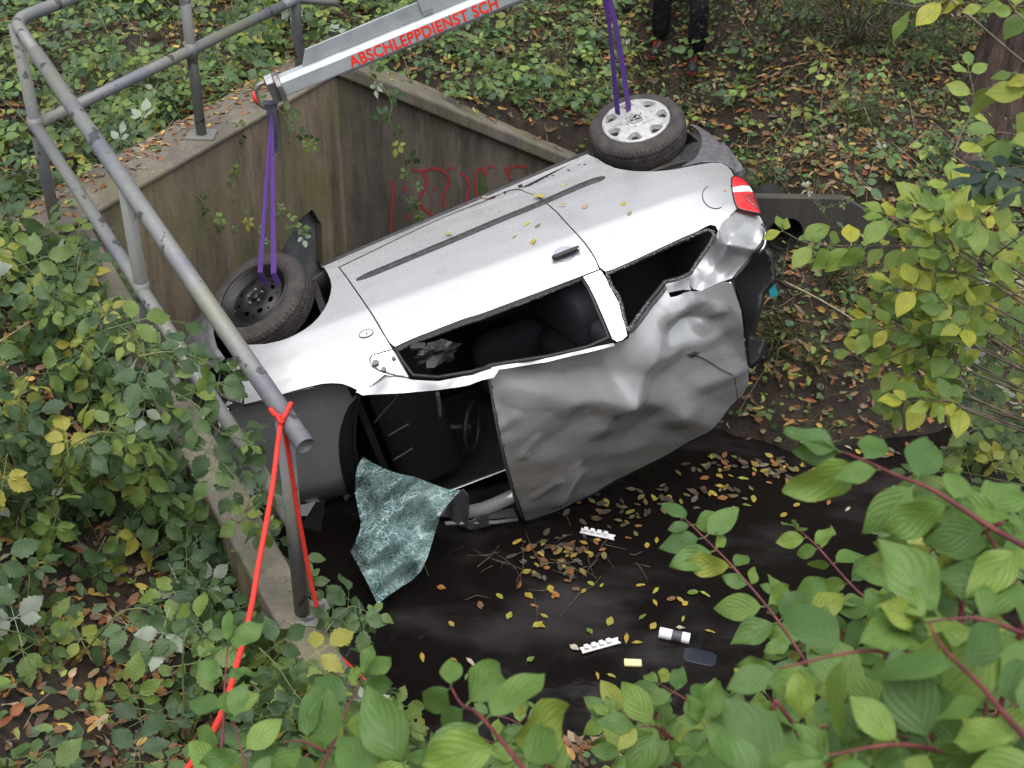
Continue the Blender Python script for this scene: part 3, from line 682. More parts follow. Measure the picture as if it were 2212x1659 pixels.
V, F = merge(parts); tag(mesh('glass_crumbs', V, F, kgls.m, car), kind='stuff')
# --- roof, rear pillar, hood
roof_poly = T('R', [(1010, 118), (1030, 240), (1060, 400), (1090, 530), (1120, 650), (1165, 800), (1215, 940), (1330, 905), (1500, 832), (1650, 765), (1800, 690), (1950, 615), (2080, 543)])+T('D', [(1260, 1640), (1330, 1580), (1400, 1520), (1480, 1450), (1555, 1385), (1582, 1330), (1590, 1300), (1588, 1240), (1582, 1180), (1572, 1090), (1558, 1000), (1540, 880), (1515, 800), (1488, 722), (1440, 716), (1380, 745), (1310, 775), (1250, 772), (1200, 770), (1112, 790), (1096, 748), (1080, 752), (1000, 860), (930, 950), (884, 1012), (872, 1050), (845, 1072), (800, 1092), (640, 1132), (400, 1186), (200, 1218), (60, 1242)])
rf = panel('roof', roof_poly, roof, pt, step=3.6, thick=.006)
hdr = T('R', [(1008, 112), (1030, 240), (1058, 400), (1086, 530), (1115, 650), (1158, 800), (1208, 946)])
panel('header_seal', hdr+[(x+9.5, y-1) for x, y in hdr[::-1]], roof, MT['rubber'], lift=.006, thick=.02, step=4)
ctube('header_edge', [(x-2, y) for x, y in hdr], roof, .010, MT['grey'], lift=-.012)
ctube('drip_rail', T('R', [(1215, 945), (1330, 908), (1500, 836), (1650, 769), (1800, 694), (1950, 618), (2080, 546)])+T('D', [(1260, 1644), (1330, 1583)]), roof, .012, MT['rubber'], lift=-.012)
cp_ = T('D', [(1522, 288), (1580, 300), (1650, 322), (1672, 360), (1690, 420), (1680, 480), (1640, 535), (1590, 600), (1545, 650), (1495, 700), (1430, 722), (1370, 752), (1310, 776), (1262, 764), (1240, 735), (1236, 690), (1262, 640), (1300, 580), (1350, 505), (1400, 440), (1418, 400), (1450, 350), (1490, 310)])
panel('rear_pillar', cp_, pillar, pt, step=3.5)
panel('pillar', T('D', [(1096, 722), (1180, 704), (1236, 690), (1240, 735), (1250, 770), (1200, 768), (1112, 786), (1098, 750)]), pillar, pt, step=4, lift=-.01)
panel('window_ledge', T('D', [(1090, 730), (1100, 752), (1000, 880), (900, 1010), (876, 1022), (872, 1005), (930, 930), (1000, 838)]), roof, MT['grey'], lift=.01, step=4)
gap = T('D', [(1383, 760), (1392, 800), (1396, 860), (1390, 905)]); ctube('roof_seam', gap, roof, .006, MT['dark'], lift=.0)
ctube('roof_seam', T('D', [(1500, 1270), (1512, 1330), (1524, 1420)]), roof, .007, MT['dark'], lift=.0)
ctube('roof_aerial', T('D', [(1265, 1180), (1330, 1196), (1420, 1240), (1490, 1262)]), roof, .0025, MT['black'], lift=.015)
crumple(roof(np.array([T('D', [(1282, 1178)])[0]]), .012)[0], (.03, .012, .012), 1, 8, MT['black'], 'aerial_foot', car)
hp_ = T('B', [(500, 1217), (620, 1187), (740, 1153), (850, 1120), (960, 1094), (1040, 1092), (1090, 1098), (1135, 1116), (1165, 1145), (1168, 1160)])+T('R', [(215, 225), (170, 275), (140, 340), (118, 420), (110, 500), (115, 590), (130, 680), (160, 790), (200, 900), (215, 1040)])+[(700, 1175), (640, 1182), (565, 1170), (515, 1100), (480, 1010), (462, 950), (480, 905), (505, 884)]
hd0 = panel('hood', hp_, hood, pt, step=7)
ctube('hood_edge', T('B', [(500, 1222), (620, 1192), (740, 1158), (850, 1125), (960, 1097)]), hood, .006, MT['chrome'], sm=1, lift=.002)
cowl = T('R', [(232, 210), (175, 280), (142, 345), (120, 425), (112, 500), (116, 590), (132, 680), (162, 790), (202, 900), (215, 1000), (262, 960), (240, 860), (215, 700), (210, 560), (205, 420), (215, 300), (236, 215)])
panel('cowl', cowl, hood, MT['black'], lift=.012, step=5, thick=.02, smooth=False)
ctube('windscreen_frame', T('R', [(232, 212), (215, 300), (204, 420), (206, 540), (225, 640), (212, 780), (228, 880)]), hood, .011, MT['rubber'], lift=.02)
# --- lamps
lamp = T('D', [(1492, 104), (1512, 92), (1545, 102), (1575, 124), (1602, 160), (1622, 200), (1640, 248), (1662, 316), (1645, 316), (1600, 306), (1560, 298), (1525, 284), (1510, 250), (1500, 205), (1490, 150)])
def lens(name, c, cr, em=0):
    k = NT(name); co = k.obj(); wv = k.n('TexWave', Vector=co, Scale=60., _bands_direction='Z').outputs['Fac']
    return k.done(Base__Color=c, Roughness=.12, Coat__Weight=.6, Specular__IOR__Level=.6, Normal=k.bump(wv, .4, .004))
ml = lens('red_lens', (.55, .01, .015), 0); mw = lens('clear_tail_lens', (.8, .78, .78), 0); md_ = lens('dark_red_lens', (.28, .008, .012), 0)
tl = panel('tail_light', lamp, side, ml, lift=.006, step=4, thick=.03)
panel('reversing_lens', T('D', [(1497, 162), (1498, 190), (1600, 184), (1618, 190), (1600, 156), (1560, 150)]), side, mw, tl, lift=.012, step=4)
panel('lens_segment', T('D', [(1560, 200), (1612, 204), (1632, 240), (1646, 290), (1618, 270), (1575, 230)]), side, md_, tl, lift=.012, step=4)
ctube('lens_seal', lamp+lamp[:1], side, .004, MT['rubber'], tl, lift=.008, sm=1, n=6)
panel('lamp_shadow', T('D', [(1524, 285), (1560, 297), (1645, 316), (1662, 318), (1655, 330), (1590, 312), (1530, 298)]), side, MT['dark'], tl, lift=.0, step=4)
hl = T('B', [(330, 1120), (365, 1085), (410, 1062), (455, 1058), (480, 1080), (497, 1108), (494, 1160), (490, 1210), (430, 1196), (360, 1165)])
head = panel('headlight', hl, side, plain('dirty_headlamp_lens', (.12, .105, .09), .15, .1, var=.4, coat=.6), lift=-.005, step=6, thick=.03)
ctube('lamp_rim', hl+hl[:1], side, .005, MT['rubber'], head, sm=1)
q = hood(np.array([T('B', [(310, 1270)])[0]]), .02)[0]; crumple(q, (.09, .04, .06), 1, 12, MT['chrome'], 'lamp_reflector', car)
# --- rear bumper
bump = T('H', [(1165, 958), (1240, 915), (1300, 880), (1345, 825), (1375, 760), (1393, 690), (1385, 625), (1350, 555), (1290, 502), (1250, 498), (1285, 488), (1330, 498), (1380, 525), (1480, 590), (1600, 700), (1690, 800), (1740, 900), (1762, 1010), (1710, 968), (1650, 922), (1560, 903), (1400, 908), (1290, 925)])
panel('rear_bumper', bump, side, MT['grey'], step=4, thick=.006, lift=.01)
panel('bumper_inside', T('H', [(1000, 1000), (1165, 962), (1300, 885), (1380, 760), (1396, 690), (1350, 555), (1260, 500), (1200, 545), (1150, 650), (1000, 800)]), lambda v, l: side(v, 0)+np.array([0, .10, 0])*np.clip((1400-v[:, 0]*0-((v[:, 0]-1244.3)/.19532))/260, 0, 1)[:, None], MT['trim'], step=5, thick=.003)
# --- wheels
def wheel_frame(c, axis):
    a = np.asarray(axis, float); a /= np.linalg.norm(a); s = np.cross(a, (1, 0, 0)); s = np.cross((0, 0, 1), a) if np.linalg.norm(s) < .2 else s; s /= np.linalg.norm(s)
    M_ = Matrix.Identity(4); t = np.cross(a, s)
    for i in range(3): M_[i][0] = s[i]; M_[i][1] = t[i]; M_[i][2] = a[i]; M_[i][3] = c[i]
    return M_
def hity(p, y): d = crays([p])[0]; return CO+d*(y-CO[1])/d[1]
def build_wheel(name, c, axis, cap, Rt, rot=0):
    wh_ = bpy.data.objects.new(name, None); wh_.empty_display_size = .1; link(wh_, car); wh_.matrix_local = wheel_frame(c, axis) @ Matrix.Rotation(rot, 4, 'Z')
    ri = Rt*.655; wdt = .175
    prof = [(ri, -.015), (ri+.006, .004), (ri+.012, .004), (ri+.03, .012), (ri+.055, .012), (Rt-.028, .004), (Rt-.010, -.008), (Rt, -.026), (Rt+.001, -.045), (Rt-.007, -.047), (Rt-.007, -.055), (Rt+.002, -.057), (Rt+.003, -.085), (Rt-.007, -.087), (Rt-.007, -.094), (Rt+.003, -.096), (Rt+.002, -.122), (Rt-.006, -.124), (Rt-.006, -.131), (Rt, -.133), (Rt-.004, -.152), (Rt-.03, -.172), (ri+.03, -.178), (ri, -.160)]
    def wb(i, j, r, h):
        if 6 <= i <= 20 and i not in (9, 10, 13, 14, 17, 18):
            ph = (j+(i//2)) % 4
            if ph == 0: r -= .0045
        return r, h
    V, F = lathe(prof, 264, wb); mesh('tyre', V, F, MT['tyre'], wh_)
    if cap:
        Rc_ = Rt*.70; n7 = 7; par = []
        def hz(r): return .022-.012*(r/Rc_)**2+(.004 if r < .06 else 0)
        holes = []
        for k in range(7):
            a0 = 2*math.pi*k/7+.20
            holes.append([(r*math.cos(a0+da), r*math.sin(a0+da)) for r, da in ((Rc_*.59, -.09), (Rc_*.59, .09), (Rc_*.68, .18), (Rc_*.85, .27), (Rc_*.91, .19), (Rc_*.93, 0), (Rc_*.91, -.19), (Rc_*.85, -.27), (Rc_*.68, -.18))])
        outer = [(Rc_*.985*math.cos(a), Rc_*.985*math.sin(a)) for a in np.linspace(0, 2*math.pi, 73)[:-1]]
        v, f = cdt(outer, .012, holes); rr = np.linalg.norm(v, axis=1)
        P = np.c_[v, .024-.010*(rr/Rc_)**2-.006*np.exp(-((rr-.062)/.012)**2)]
        o = mesh('hubcap', P, f, MT['hub'], wh_, True); 
        if o.data.polygons[0].normal.z < 0: o.data.flip_normals()
        md = o.modifiers.new('s', 'SOLIDIFY'); md.thickness = .004; md.offset = -1
        V, F = lathe([(Rc_*.975, .006), (Rc_*.985, .015), (Rc_*1.0, .013), (Rc_*1.005, .004), (Rc_*.99, -.006)], 72); mesh('hubcap_rim', V, F, MT['hub'], o, True)
        for h in holes:
            hp2 = np.array(h); n = len(hp2); z0 = .024-.010*(np.linalg.norm(hp2, axis=1)/Rc_)**2; ctr = hp2.mean(0)
            V = np.r_[np.c_[hp2, z0], np.c_[ctr+(hp2-ctr)*.72, z0-.03]]
            mesh('hole_reveal', V, [[i, (i+1) % n, n+(i+1) % n, n+i] for i in range(n)], MT['hub'], o, True)
        V, F = lathe([(0, -.012), (Rc_*.96, -.012)], 36); mesh('brake_backing', V, F, MT['rim'], wh_)
        # centre emblem: ring with the two stacked letters, seven small notches round it
        er_ = .046; ez = .0285
        V, F = lathe([(0, ez-.004), (er_, ez-.004), (er_+.002, ez-.010)], 40); em = mesh('emblem', V, F, MT['black'], o, True)
        V, F = lathe([(er_*.80, ez-.003), (er_*.82, ez+.001), (er_*.96, ez+.001), (er_*.98, ez-.003)], 40); mesh('emblem_ring', V, F, MT['hub'], o, True)
        def bar(a, b, wv=.0065):
            a = np.array(a)*er_; b = np.array(b)*er_; d = b-a; l = np.linalg.norm(d); d /= l; pn = np.array([-d[1], d[0]])*wv/2
            V, F = prism([(*(a+pn), ez-.003), (*(a-pn), ez-.003), (*(b-pn), ez-.003), (*(b+pn), ez-.003)], (0, 0, .004)); return V, F
        V, F = merge([bar((-.33, .76), (0, .1)), bar((.33, .76), (0, .1)), bar((-.72, .42), (-.33, -.72)), bar((-.33, -.72), (0, -.02)), bar((0, -.02), (.33, -.72)), bar((.33, -.72), (.72, .42))])
        mesh('emblem_letters', V, F, MT['hub'], o)
        for k in range(7):
            a0 = 2*math.pi*k/7+.20; V, F = lathe([(0, 0), (.006, 0), (.006, -.003)], 10); V = V+np.array([.063*math.cos(a0), .063*math.sin(a0), .0185]); mesh('notch', V, F, MT['dark'], o)
    else:
        holes = [ell((.118*math.cos(a), .118*math.sin(a)), .021, .012, a+math.pi/2, 12) for a in np.linspace(0, 2*math.pi, 9)[:-1]]
        holes += [ell((.135*math.cos(a), .135*math.sin(a)), .006, .006, 0, 8) for a in np.linspace(0, 2*math.pi, 9)[:-1]+.39]
        outer = [(.165*math.cos(a), .165*math.sin(a)) for a in np.linspace(0, 2*math.pi, 49)[:-1]]
        v, f = cdt(outer, .012, holes); rr = np.linalg.norm(v, axis=1)
        P = np.c_[v, np.interp(rr, [0, .05, .065, .09, .12, .145, .165], [-.022, -.022, -.012, -.010, -.018, -.035, -.045])]
        o = mesh('steel_rim', P, f, MT['rim'], wh_, True); 
        if o.data.polygons[0].normal.z < 0: o.data.flip_normals()
        V, F = lathe([(.163, -.05), (.168, -.03), (ri-.012, -.022), (ri-.006, .006), (ri+.008, .012), (ri+.012, .004)], 64); mesh('rim_flange', V, F, MT['rim'], o, True)
        V, F = lathe([(0, .004), (.022, .004), (.028, -.004), (.03, -.02)], 20); mesh('hub_nut', V, F, MT['rim'], o, True)
        for k in range(5):
            a0 = 2*math.pi*k/5+.3; V, F = lathe([(0, .0), (.006, .0), (.009, -.003), (.009, -.018)], 6); mesh('wheel_bolt', V+np.array([.05*math.cos(a0), .05*math.sin(a0), 0]), F, MT['steel'], o)
        V, F = lathe([(0, -.06), (.17, -.06)], 36); mesh('brake_backing', V, F, MT['dark'], wh_)
    return wh_
cR = hity((1374, 263), -.80); cF = hity((549, 638), -.80)
wR = build_wheel('wheel', cR, (.03, -1, -.06), True, .30, .25); wR['label'] = 'rear wheel with a scuffed pale hubcap'
wF = build_wheel('wheel', cF, (.27, -.95, -.02), False, .325); wF['label'] = 'front wheel with a bare black steel rim'
# axle stubs
for c in (cR, cF):
    V, F = tube([c+np.array([0, .06, 0]), (c[0]*.98, -.3, .33)], .035, 10); mesh('axle', V, F, MT['darkmetal'], car, True)
# --- wheel-arch liners, underbody, far side, interior
def liner(x0, z0, r, ya, yb, a0=-.5, a1=math.pi+.5):
    V = []; n = 21
    for y in (ya, yb):
        for a in np.linspace(a0, a1, n): V.append((x0+r*math.cos(a), y, z0+r*math.sin(a)))
    return np.array(V), [[i, i+1, n+i+1, n+i] for i in range(n-1)]+[[n+i for i in range(n)]]
V, F = liner(2.38, .33, .36, -.775, -.42); mesh('arch_liner', V, F, MT['dark'], car, True)
V, F = liner(-.02, .26, .36, -.70, -.42); mesh('arch_liner', V, F, MT['dark'], car, True)
# far (lower) body side, mirrored and plain
xs = np.linspace(-.3, 2.9, 40); zs_ = np.array([.2, .3, .45, .6, .75, .9, .97])
V = np.array([(x, S(x, z), z) for z in zs_ for x in xs]); nX = len(xs)
F = [[j*nX+i, j*nX+i+1, (j+1)*nX+i+1, (j+1)*nX+i] for j in range(len(zs_)-1) for i in range(nX-1) if not ((abs(xs[i]-2.42) < .36 or abs(xs[i]) < .34) and zs_[j] < .6)]
mesh('far_side', V, F, pt, car, True, thick=.004); mesh('door_card', V-np.array([0, .035, 0]), F, MT['dark'], car, True)
for xa, xb in ((1.38, 2.05), (.55, .60)):
    P = [np.array([xa, .57, 1.33]), np.array([(xa+xb)/2, .68, 1.25]), np.array([xb, .775, .98])]; V, F = tube(smooth_path(P, 4), .045, 8); mesh('pillar', V, F, pt, car, True)
for y in (.42, -.42):
    V, F = liner(2.42 if y else 0, .33, .36, .80, .42); break
mesh('arch_liner', V, F, MT['dark'], car, True)
V, F = liner(0, .30, .36, .78, .42); mesh('arch_liner', V, F, MT['dark'], car, True)
def floor_pts():
    xs = np.linspace(-.52, 3.0, 30); ys = np.linspace(-.74, .74, 13); V = []
    for x in xs:
        for y in ys: V.append((x, y*min(1, S(x, .2)/.76), .2+.05*math.cos(y*8)*(1 if x < 2 else .3)+(.12 if x < .25 else 0)+(.05 if x > 2.05 else 0)))
    n = len(ys); return np.array(V), [[i*n+j, i*n+j+1, (i+1)*n+j+1, (i+1)*n+j] for i in range(len(xs)-1) for j in range(n-1)]
V, F = floor_pts(); mesh('floor_pan', V, F, MT['darkmetal'], car, True, thick=.02)
V, F = tube(smooth_path([(2.3, .1, .18), (1.6, .05, .15), (.8, .1, .16), (.1, .35, .2), (-.45, .4, .22)], 5), .03, 8); mesh('exhaust_pipe', V, F, MT['darkmetal'], car, True)
V, F = box((2.12, 0, .62), .04, 1.45, .72); mesh('bulkhead', V, F, MT['dark'], car)
V, F = box((2.55, 0, .55), .65, .85, .5); mesh('engine', V, F, MT['darkmetal'], car, bevel=.05)
V, F = box((1.86, .0, .82), .42, 1.34, .28); mesh('dashboard', V, F, MT['black'], car, bevel=.07)
V, F = lathe([(.155+.016*math.cos(a), .016*math.sin(a)) for a in np.linspace(0, 2*math.pi, 9)], 32)
a_ = np.array([-.85, 0, .5]); a_ /= np.linalg.norm(a_); M_ = np.c_[np.cross((0, 1, 0), a_), (0, 1, 0), a_]
mesh('steering_wheel', V @ M_.T+np.array([1.52, .35, .88]), F, MT['black'], car, True)
V, F = tube([(1.52, .35, .88), (1.8, .35, .74)], .03, 10); mesh('steering_column', V, F, MT['black'], car, True)
def cushion(c, sx, sy, sz, ax=None, n=4):
    bm = bmesh.new(); bmesh.ops.create_cube(bm, size=2); bmesh.ops.subdivide_edges(bm, edges=bm.edges[:], cuts=5, use_grid_fill=True)
    A_ = np.eye(3) if ax is None else ax; V = []
    bm.verts.ensure_lookup_table()
    for v in bm.verts:
        p = np.array(v.co); k = (abs(p)**n).sum()**(-1/n)*max(abs(p)); p = p*k*[sx/2, sy/2, sz/2]; V.append(np.array(c)+A_.T @ p)
    F = [[v.index for v in f.verts] for f in bm.faces]; bm.free(); return np.array(V), F
th = R(18); tilt = np.array([[math.cos(th), 0, math.sin(th)], [0, 1, 0], [-math.sin(th), 0, math.cos(th)]])
for y in (-.36, .36):
    st = bpy.data.objects.new('seat', None); link(st, car); st.location = (1.05, y, .3)
    for nm, c, d_, ax in (('cushion', (.05, 0, .14), (.52, .52, .2), None), ('backrest', (-.27, 0, .46), (.17, .5, .66), tilt), ('headrest', (-.40, 0, .90), (.11, .28, .2), tilt)):
        V, F = cushion(c, *d_, ax); mesh(nm, V, F, MT['seat'], st, True)
V, F = cushion((.15, 0, .5), .5, 1.3, .2); mesh('rear_seat', V, F, MT['seat'], car, True)
V, F = cushion((-.1, 0, .78), .16, 1.3, .6, tilt); mesh('rear_backrest', V, F, MT['seat'], car, True)
# front bumper, grille, far headlight
fb = [(2.74, -.765), (2.9, -.70), (3.02, -.56), (3.09, -.3), (3.10, 0), (3.09, .3), (3.02, .56), (2.9, .70), (2.74, .765)]
fbp = smooth_path(fb, 4); rows = [(.22, -.02), (.32, .0), (.44, .02), (.56, .02), (.66, -.01)]
V = np.array([(x+o*.9, y*(1+o*.4), z) for z, o in rows for x, y in fbp]); n = len(fbp)
mesh('front_bumper', V, [[j*n+i, j*n+i+1, (j+1)*n+i+1, (j+1)*n+i] for j in range(4) for i in range(n-1)], MT['grey'], car, True, thick=.006)
V, F = box((3.03, 0, .74), .05, .7, .13); mesh('grille', V, F, MT['black'], car, bevel=.02)
V, F = cushion((2.93, .52, .76), .2, .3, .17); mesh('headlight', V, F, MT['chrome'], car, True)
V, F = box((-.50, 0, .42), .1, 1.35, .3); mesh('rear_crossmember', V, F, MT['grey'], car, bevel=.05)
# tailgate hanging open at the crushed end
tg = T('D', [(1488, 706), (1540, 655), (1600, 582), (1660, 540), (1690, 532), (1718, 560), (1730, 640), (1738, 712), (1700, 752), (1668, 792), (1655, 870), (1636, 960), (1606, 1055), (1640, 1065), (1682, 1062), (1672, 1110), (1640, 1180), (1596, 1232), (1588, 1180), (1572, 1060), (1548, 900), (1520, 790)])
def back(v, l=0.):
    d = crays(v); t = 8.05+.0012*(1617-v[:, 0])+.02*np.sin(v[:, 1]*.045); return CO+d*t[:, None]
panel('tailgate', tg, back, MT['black'], step=6, thick=.05)
ctube('tailgate_seal', T('D', [(1690, 390), (1682, 470), (1640, 535), (1590, 600), (1545, 655), (1500, 705)]), pillar, .010, MT['rubber'], lift=.002)
ctube('tailgate_seal', T('D', [(1668, 380), (1690, 430), (1688, 500), (1650, 560)]), lambda v, l: pillar(v, .03), .006, MT['chrome'])
# underside of the hanging far pillar near the water
V, F = tube(np.array([hitz([p], lambda x, y: 1.30+0*x)[0][0] for p in T('R', [(740, 968), (900, 962), (1030, 962), (1170, 945)])]), .014, 8); mesh('far_pillar', V, F, pt, car, True)
panel('far_frame', T('R', [(980, 905), (1150, 880), (1168, 930), (1000, 945)]), lambda v, l: hitz(v, lambda x, y: 1.28+0*x)[0], pt, step=6)
panel('torn_trim', T('R', [(730, 905), (800, 800), (850, 765), (878, 800), (885, 870), (880, 960), (990, 900), (1010, 985), (900, 1012), (860, 1000), (780, 950)]), lambda v, l: hitz(v, lambda x, y: 1.30+0*x)[0]-crays(v)*(.02*np.sin(v[:, 0]*.2)+.03)[:, None], MT['grey'], step=4)
# wiper arms, loose cable, interior strips seen through the empty windscreen
for a in ([(320, 375), (380, 300), (430, 250), (460, 205)], [(405, 450), (460, 415), (525, 380)], [(432, 595), (490, 560), (550, 522)]):
    ctube('wiper_arm', T('R', a), lambda v, l: hitz(v, lambda x, y: 1.0+0*x)[0], .006, MT['grey'])
ctube('interior_strip', T('R', [(695, 195), (705, 260), (712, 340)]), lambda v, l: hitz(v, lambda x, y: 1.2+0*x)[0], .012, MT['grey'])
# --- shattered windscreen hanging out of the frame
def ws_mat():
    k = NT('shattered_windscreen'); co = k.obj()
    wp = k.n('TexNoise', Vector=co, Scale=6., Detail=3.).outputs['Color']
    c2 = k.n('VectorMath', _operation='MULTIPLY_ADD', i0=wp, i1=(.10, .10, .10), i2=co).outputs[0]
    def cracks(scale, wv, sc=(1, 1, 1), rot=(0, 0, 0)):
        mpd = k.n('Mapping', Vector=c2, Scale=sc, Rotation=rot).outputs[0]
        return k.step(k.n('TexVoronoi', Vector=mpd, Scale=scale, _feature='DISTANCE_TO_EDGE').outputs['Distance'], wv, wv*.35)
    a = cracks(15, .018, (1, .22, 1), (.4, .3, .7)); b = cracks(30, .022, (.22, 1, .5), (.2, .8, .1)); c = cracks(85, .045); e = cracks(46, .028, (1, 1, .35), (.9, .2, .4))
    big = k.noise(co, 5, 3)
    f = k.math('MAXIMUM', a, k.math('MULTIPLY', b, .8)); f = k.math('MAXIMUM', f, k.math('MULTIPLY', e, .65)); f = k.math('MAXIMUM', f, k.math('MULTIPLY', c, k.math('MULTIPLY', k.step(big, .44, .62), .8)))
    haze_ = k.math('MULTIPLY', k.step(k.noise(co, 7, 5, .7), .45, .75), .5)
    f = k.math('MAXIMUM', f, haze_)
    gl = k.n('BsdfPrincipled', Base__Color=(.15, .29, .29, 1), Roughness=.15, Specular__IOR__Level=.7, Coat__Weight=.5, Normal=k.bump(k.math('ADD', f, k.noise(co, 40, 3)), .5, .006))
    tp = k.n('BsdfTransparent', Color=(.55, .74, .72, 1)); mx = k.n('MixShader', Fac=.45); k.t.links.new(tp.outputs[0], mx.inputs[1]); k.t.links.new(gl.outputs[0], mx.inputs[2])
    cr = k.n('BsdfPrincipled', Base__Color=(.60, .76, .76, 1), Roughness=.35)
    m2 = k.n('MixShader', Fac=k.math('MULTIPLY', f, .72)); k.t.links.new(mx.outputs[0], m2.inputs[1]); k.t.links.new(cr.outputs[0], m2.inputs[2]); k.t.links.new(m2.outputs[0], k.out.inputs[0]); return k.m
wsp = T('R', [(252, 572), (300, 600), (370, 640), (460, 672), (560, 692), (640, 722), (720, 755), (780, 768), (832, 770), (790, 820), (745, 870), (718, 910), (700, 960), (685, 1010), (665, 1080), (640, 1160), (600, 1250), (545, 1305), (480, 1345), (400, 1400), (342, 1447), (305, 1370), (270, 1300), (225, 1215), (180, 1135), (205, 1090), (235, 1010), (242, 960), (225, 880), (208, 800), (210, 700), (222, 630)])
def sheet(v, l=0.):
    d = rays(v); y = (v[:, 1]-986)/(1305-986); x = (v[:, 0]-768)/230
    tw = (CAMP[2]-.06)/-d[:, 2]                                   # distance to just above the water
    base = np.linalg.norm(cworld(hood(np.array([[770., 990.]]))[0])-CAMP)
    t = base-.12+.10*np.clip(x, 0, 1)-.55*np.clip(y, 0, 1.2)*.35+.07*np.sin(v[:, 0]*.05+v[:, 1]*.012)+.05*np.sin(v[:, 1]*.045-v[:, 0]*.02)+.03*np.sin(v[:, 1]*.10+v[:, 0]*.06)+.05*np.abs(np.sin(v[:, 0]*.03-v[:, 1]*.017))+.006*np.sin(v[:, 0]*.21+v[:, 1]*.17)
    t = np.minimum(t, tw)
    return (CAMP+d*t[:, None]-TCAR) @ RC
panel('windscreen', wsp, sheet, ws_mat(), step=4, thick=.0)
# ================================================================ crane boom, straps
bt = toy((608, 183), 6.62); be = toy((1085, -12), 7.0)
ba = (be-bt)/np.linalg.norm(be-bt); bl = 3.3
bw = np.array([ba[1], -ba[0], 0]); bw /= np.linalg.norm(bw); bw = bw if bw[1] < 0 else -bw    # side facing the stream
bv = np.cross(bw, ba); bv = bv if bv[2] > 0 else -bv
def bp_(u, w_, v): return bt+ba*u+bw*w_+bv*v
boom = thing('crane_boom', bt, 'galvanised steel crane boom with red lettering above the car', 'crane boom')
def loft(name, sec, u0, u1, mat, parent, bevel=.004):
    n = len(sec); V = [bp_(u0, *s) for s in sec]+[bp_(u1, *s) for s in sec]
    return mesh(name, V, [list(range(n))[::-1], list(range(n, 2*n))]+[[i, (i+1) % n, n+(i+1) % n, n+i] for i in range(n)], mat, parent, off=bt, bevel=bevel)
loft('inner_section', [(.050, -.052), (.056, -.044), (.056, .032), (.026, .052), (-.026, .052), (-.056, .032), (-.056, -.044), (-.050, -.052)], 0, bl, MT['boom'], boom)
V = [bp_(.145, -.008, .055), bp_(.195, -.008, .135), bp_(bl, -.008, .175), bp_(bl, -.008, .055)]; V2 = [p+bw*.016 for p in V]
mesh('stiffener_plate', V+V2, [[0, 1, 2, 3], [7, 6, 5, 4], [0, 4, 5, 1], [1, 5, 6, 2], [2, 6, 7, 3], [3, 7, 4, 0]], MT['boom'], boom, off=bt)
loft('lower_lip', [(.056, -.060), (.058, -.052), (-.058, -.052), (-.056, -.060)], .35, bl, MT['grey'], boom, .002)
loft('bracket', [(.010, .055), (.022, .09), (.022, .20), (-.02, .20), (-.02, .055)], .86, .92, MT['boom'], boom)
fc_ = bpy.data.curves.new('lettering', 'FONT'); fc_.body = 'ABSCHLEPPDIENST SCH'; fc_.size = .1; fc_.extrude = .0008; fc_.offset = .0022; fc_.space_character = 1.06
to = bpy.data.objects.new('tmp', fc_); COL.objects.link(to); dg = bpy.context.evaluated_depsgraph_get(); me = bpy.data.meshes.new_from_object(to.evaluated_get(dg)); bpy.data.objects.remove(to)
co_ = np.array([v.co[:] for v in me.vertices]); mn, mx_ = co_.min(0), co_.max(0)
uT0, uT1 = [float((toy(p, 6.75)-bt) @ ba) for p in ((752, 132), (1086, 2))]
sx_ = (uT1-uT0)/(mx_[0]-mn[0]); sy_ = .070/(mx_[1]-mn[1])
for v in me.vertices:
    p = bp_(uT0+(v.co.x-mn[0])*sx_, .0568+(v.co.z+.001)*.6, -.041+(v.co.y-mn[1])*sy_)-bt; v.co = Vector(p)
me.materials.clear(); me.materials.append(MT['red']); link(bpy.data.objects.new('lettering', me), boom)
# tip: end plate and hook
loft('end_plate', [(.075, -.07), (.078, .03), (.04, .078), (-.05, .07), (-.075, .03), (-.07, -.07)], -.028, .0, MT['steel'], boom)
loft('tip_lug', [(.04, -.075), (.046, .05), (.0, .085), (-.03, .07), (-.03, -.07)], -.075, -.028, MT['steel'], boom)
hk = bp_(-.10, .0, -.02)
V, F = tube([hk+ba*.055*math.cos(a)+bv*.075*math.sin(a)+bv*-.005 for a in np.linspace(.5, 2*math.pi-.35, 26)], np.interp(np.linspace(0, 1, 26), [0, .5, .9, 1], [.013, .012, .014, .009]), 10)
hook = mesh('hook', V, F, MT['steel'], boom, True, off=bt)
V, F = tube([hk-ba*.05+bv*.045, hk-ba*.062+bv*.0, hk-ba*.058-bv*.035], [.010, .015, .010], 8); mesh('safety_latch', V, F, MT['red'], hook, True, off=bt)
def ribbon(P, wdt, nrm, th=.005):
    P = np.asarray(P); tg = np.gradient(P, axis=0); tg /= np.linalg.norm(tg, axis=1)[:, None]; nrm = np.asarray(nrm, float); nrm = np.broadcast_to(nrm, P.shape)
    wv = np.cross(tg, nrm); wv /= np.linalg.norm(wv, axis=1)[:, None]; nn_ = np.cross(wv, tg); wdt = np.broadcast_to(np.asarray(wdt), (len(P),))[:, None]
    V = np.concatenate([P+wv*wdt/2+nn_*th/2, P-wv*wdt/2+nn_*th/2, P-wv*wdt/2-nn_*th/2, P+wv*wdt/2-nn_*th/2]); n = len(P); F = []
    for i in range(n-1):
        for a, b in ((0, 1), (1, 2), (2, 3), (3, 0)): F.append([a*n+i, b*n+i, b*n+i+1, a*n+i+1])
    return V, F+[[0, n, 2*n, 3*n], [n-1, 4*n-1, 3*n-1, 2*n-1]]
cRw, cFw = cworld(cR), cworld(cF)
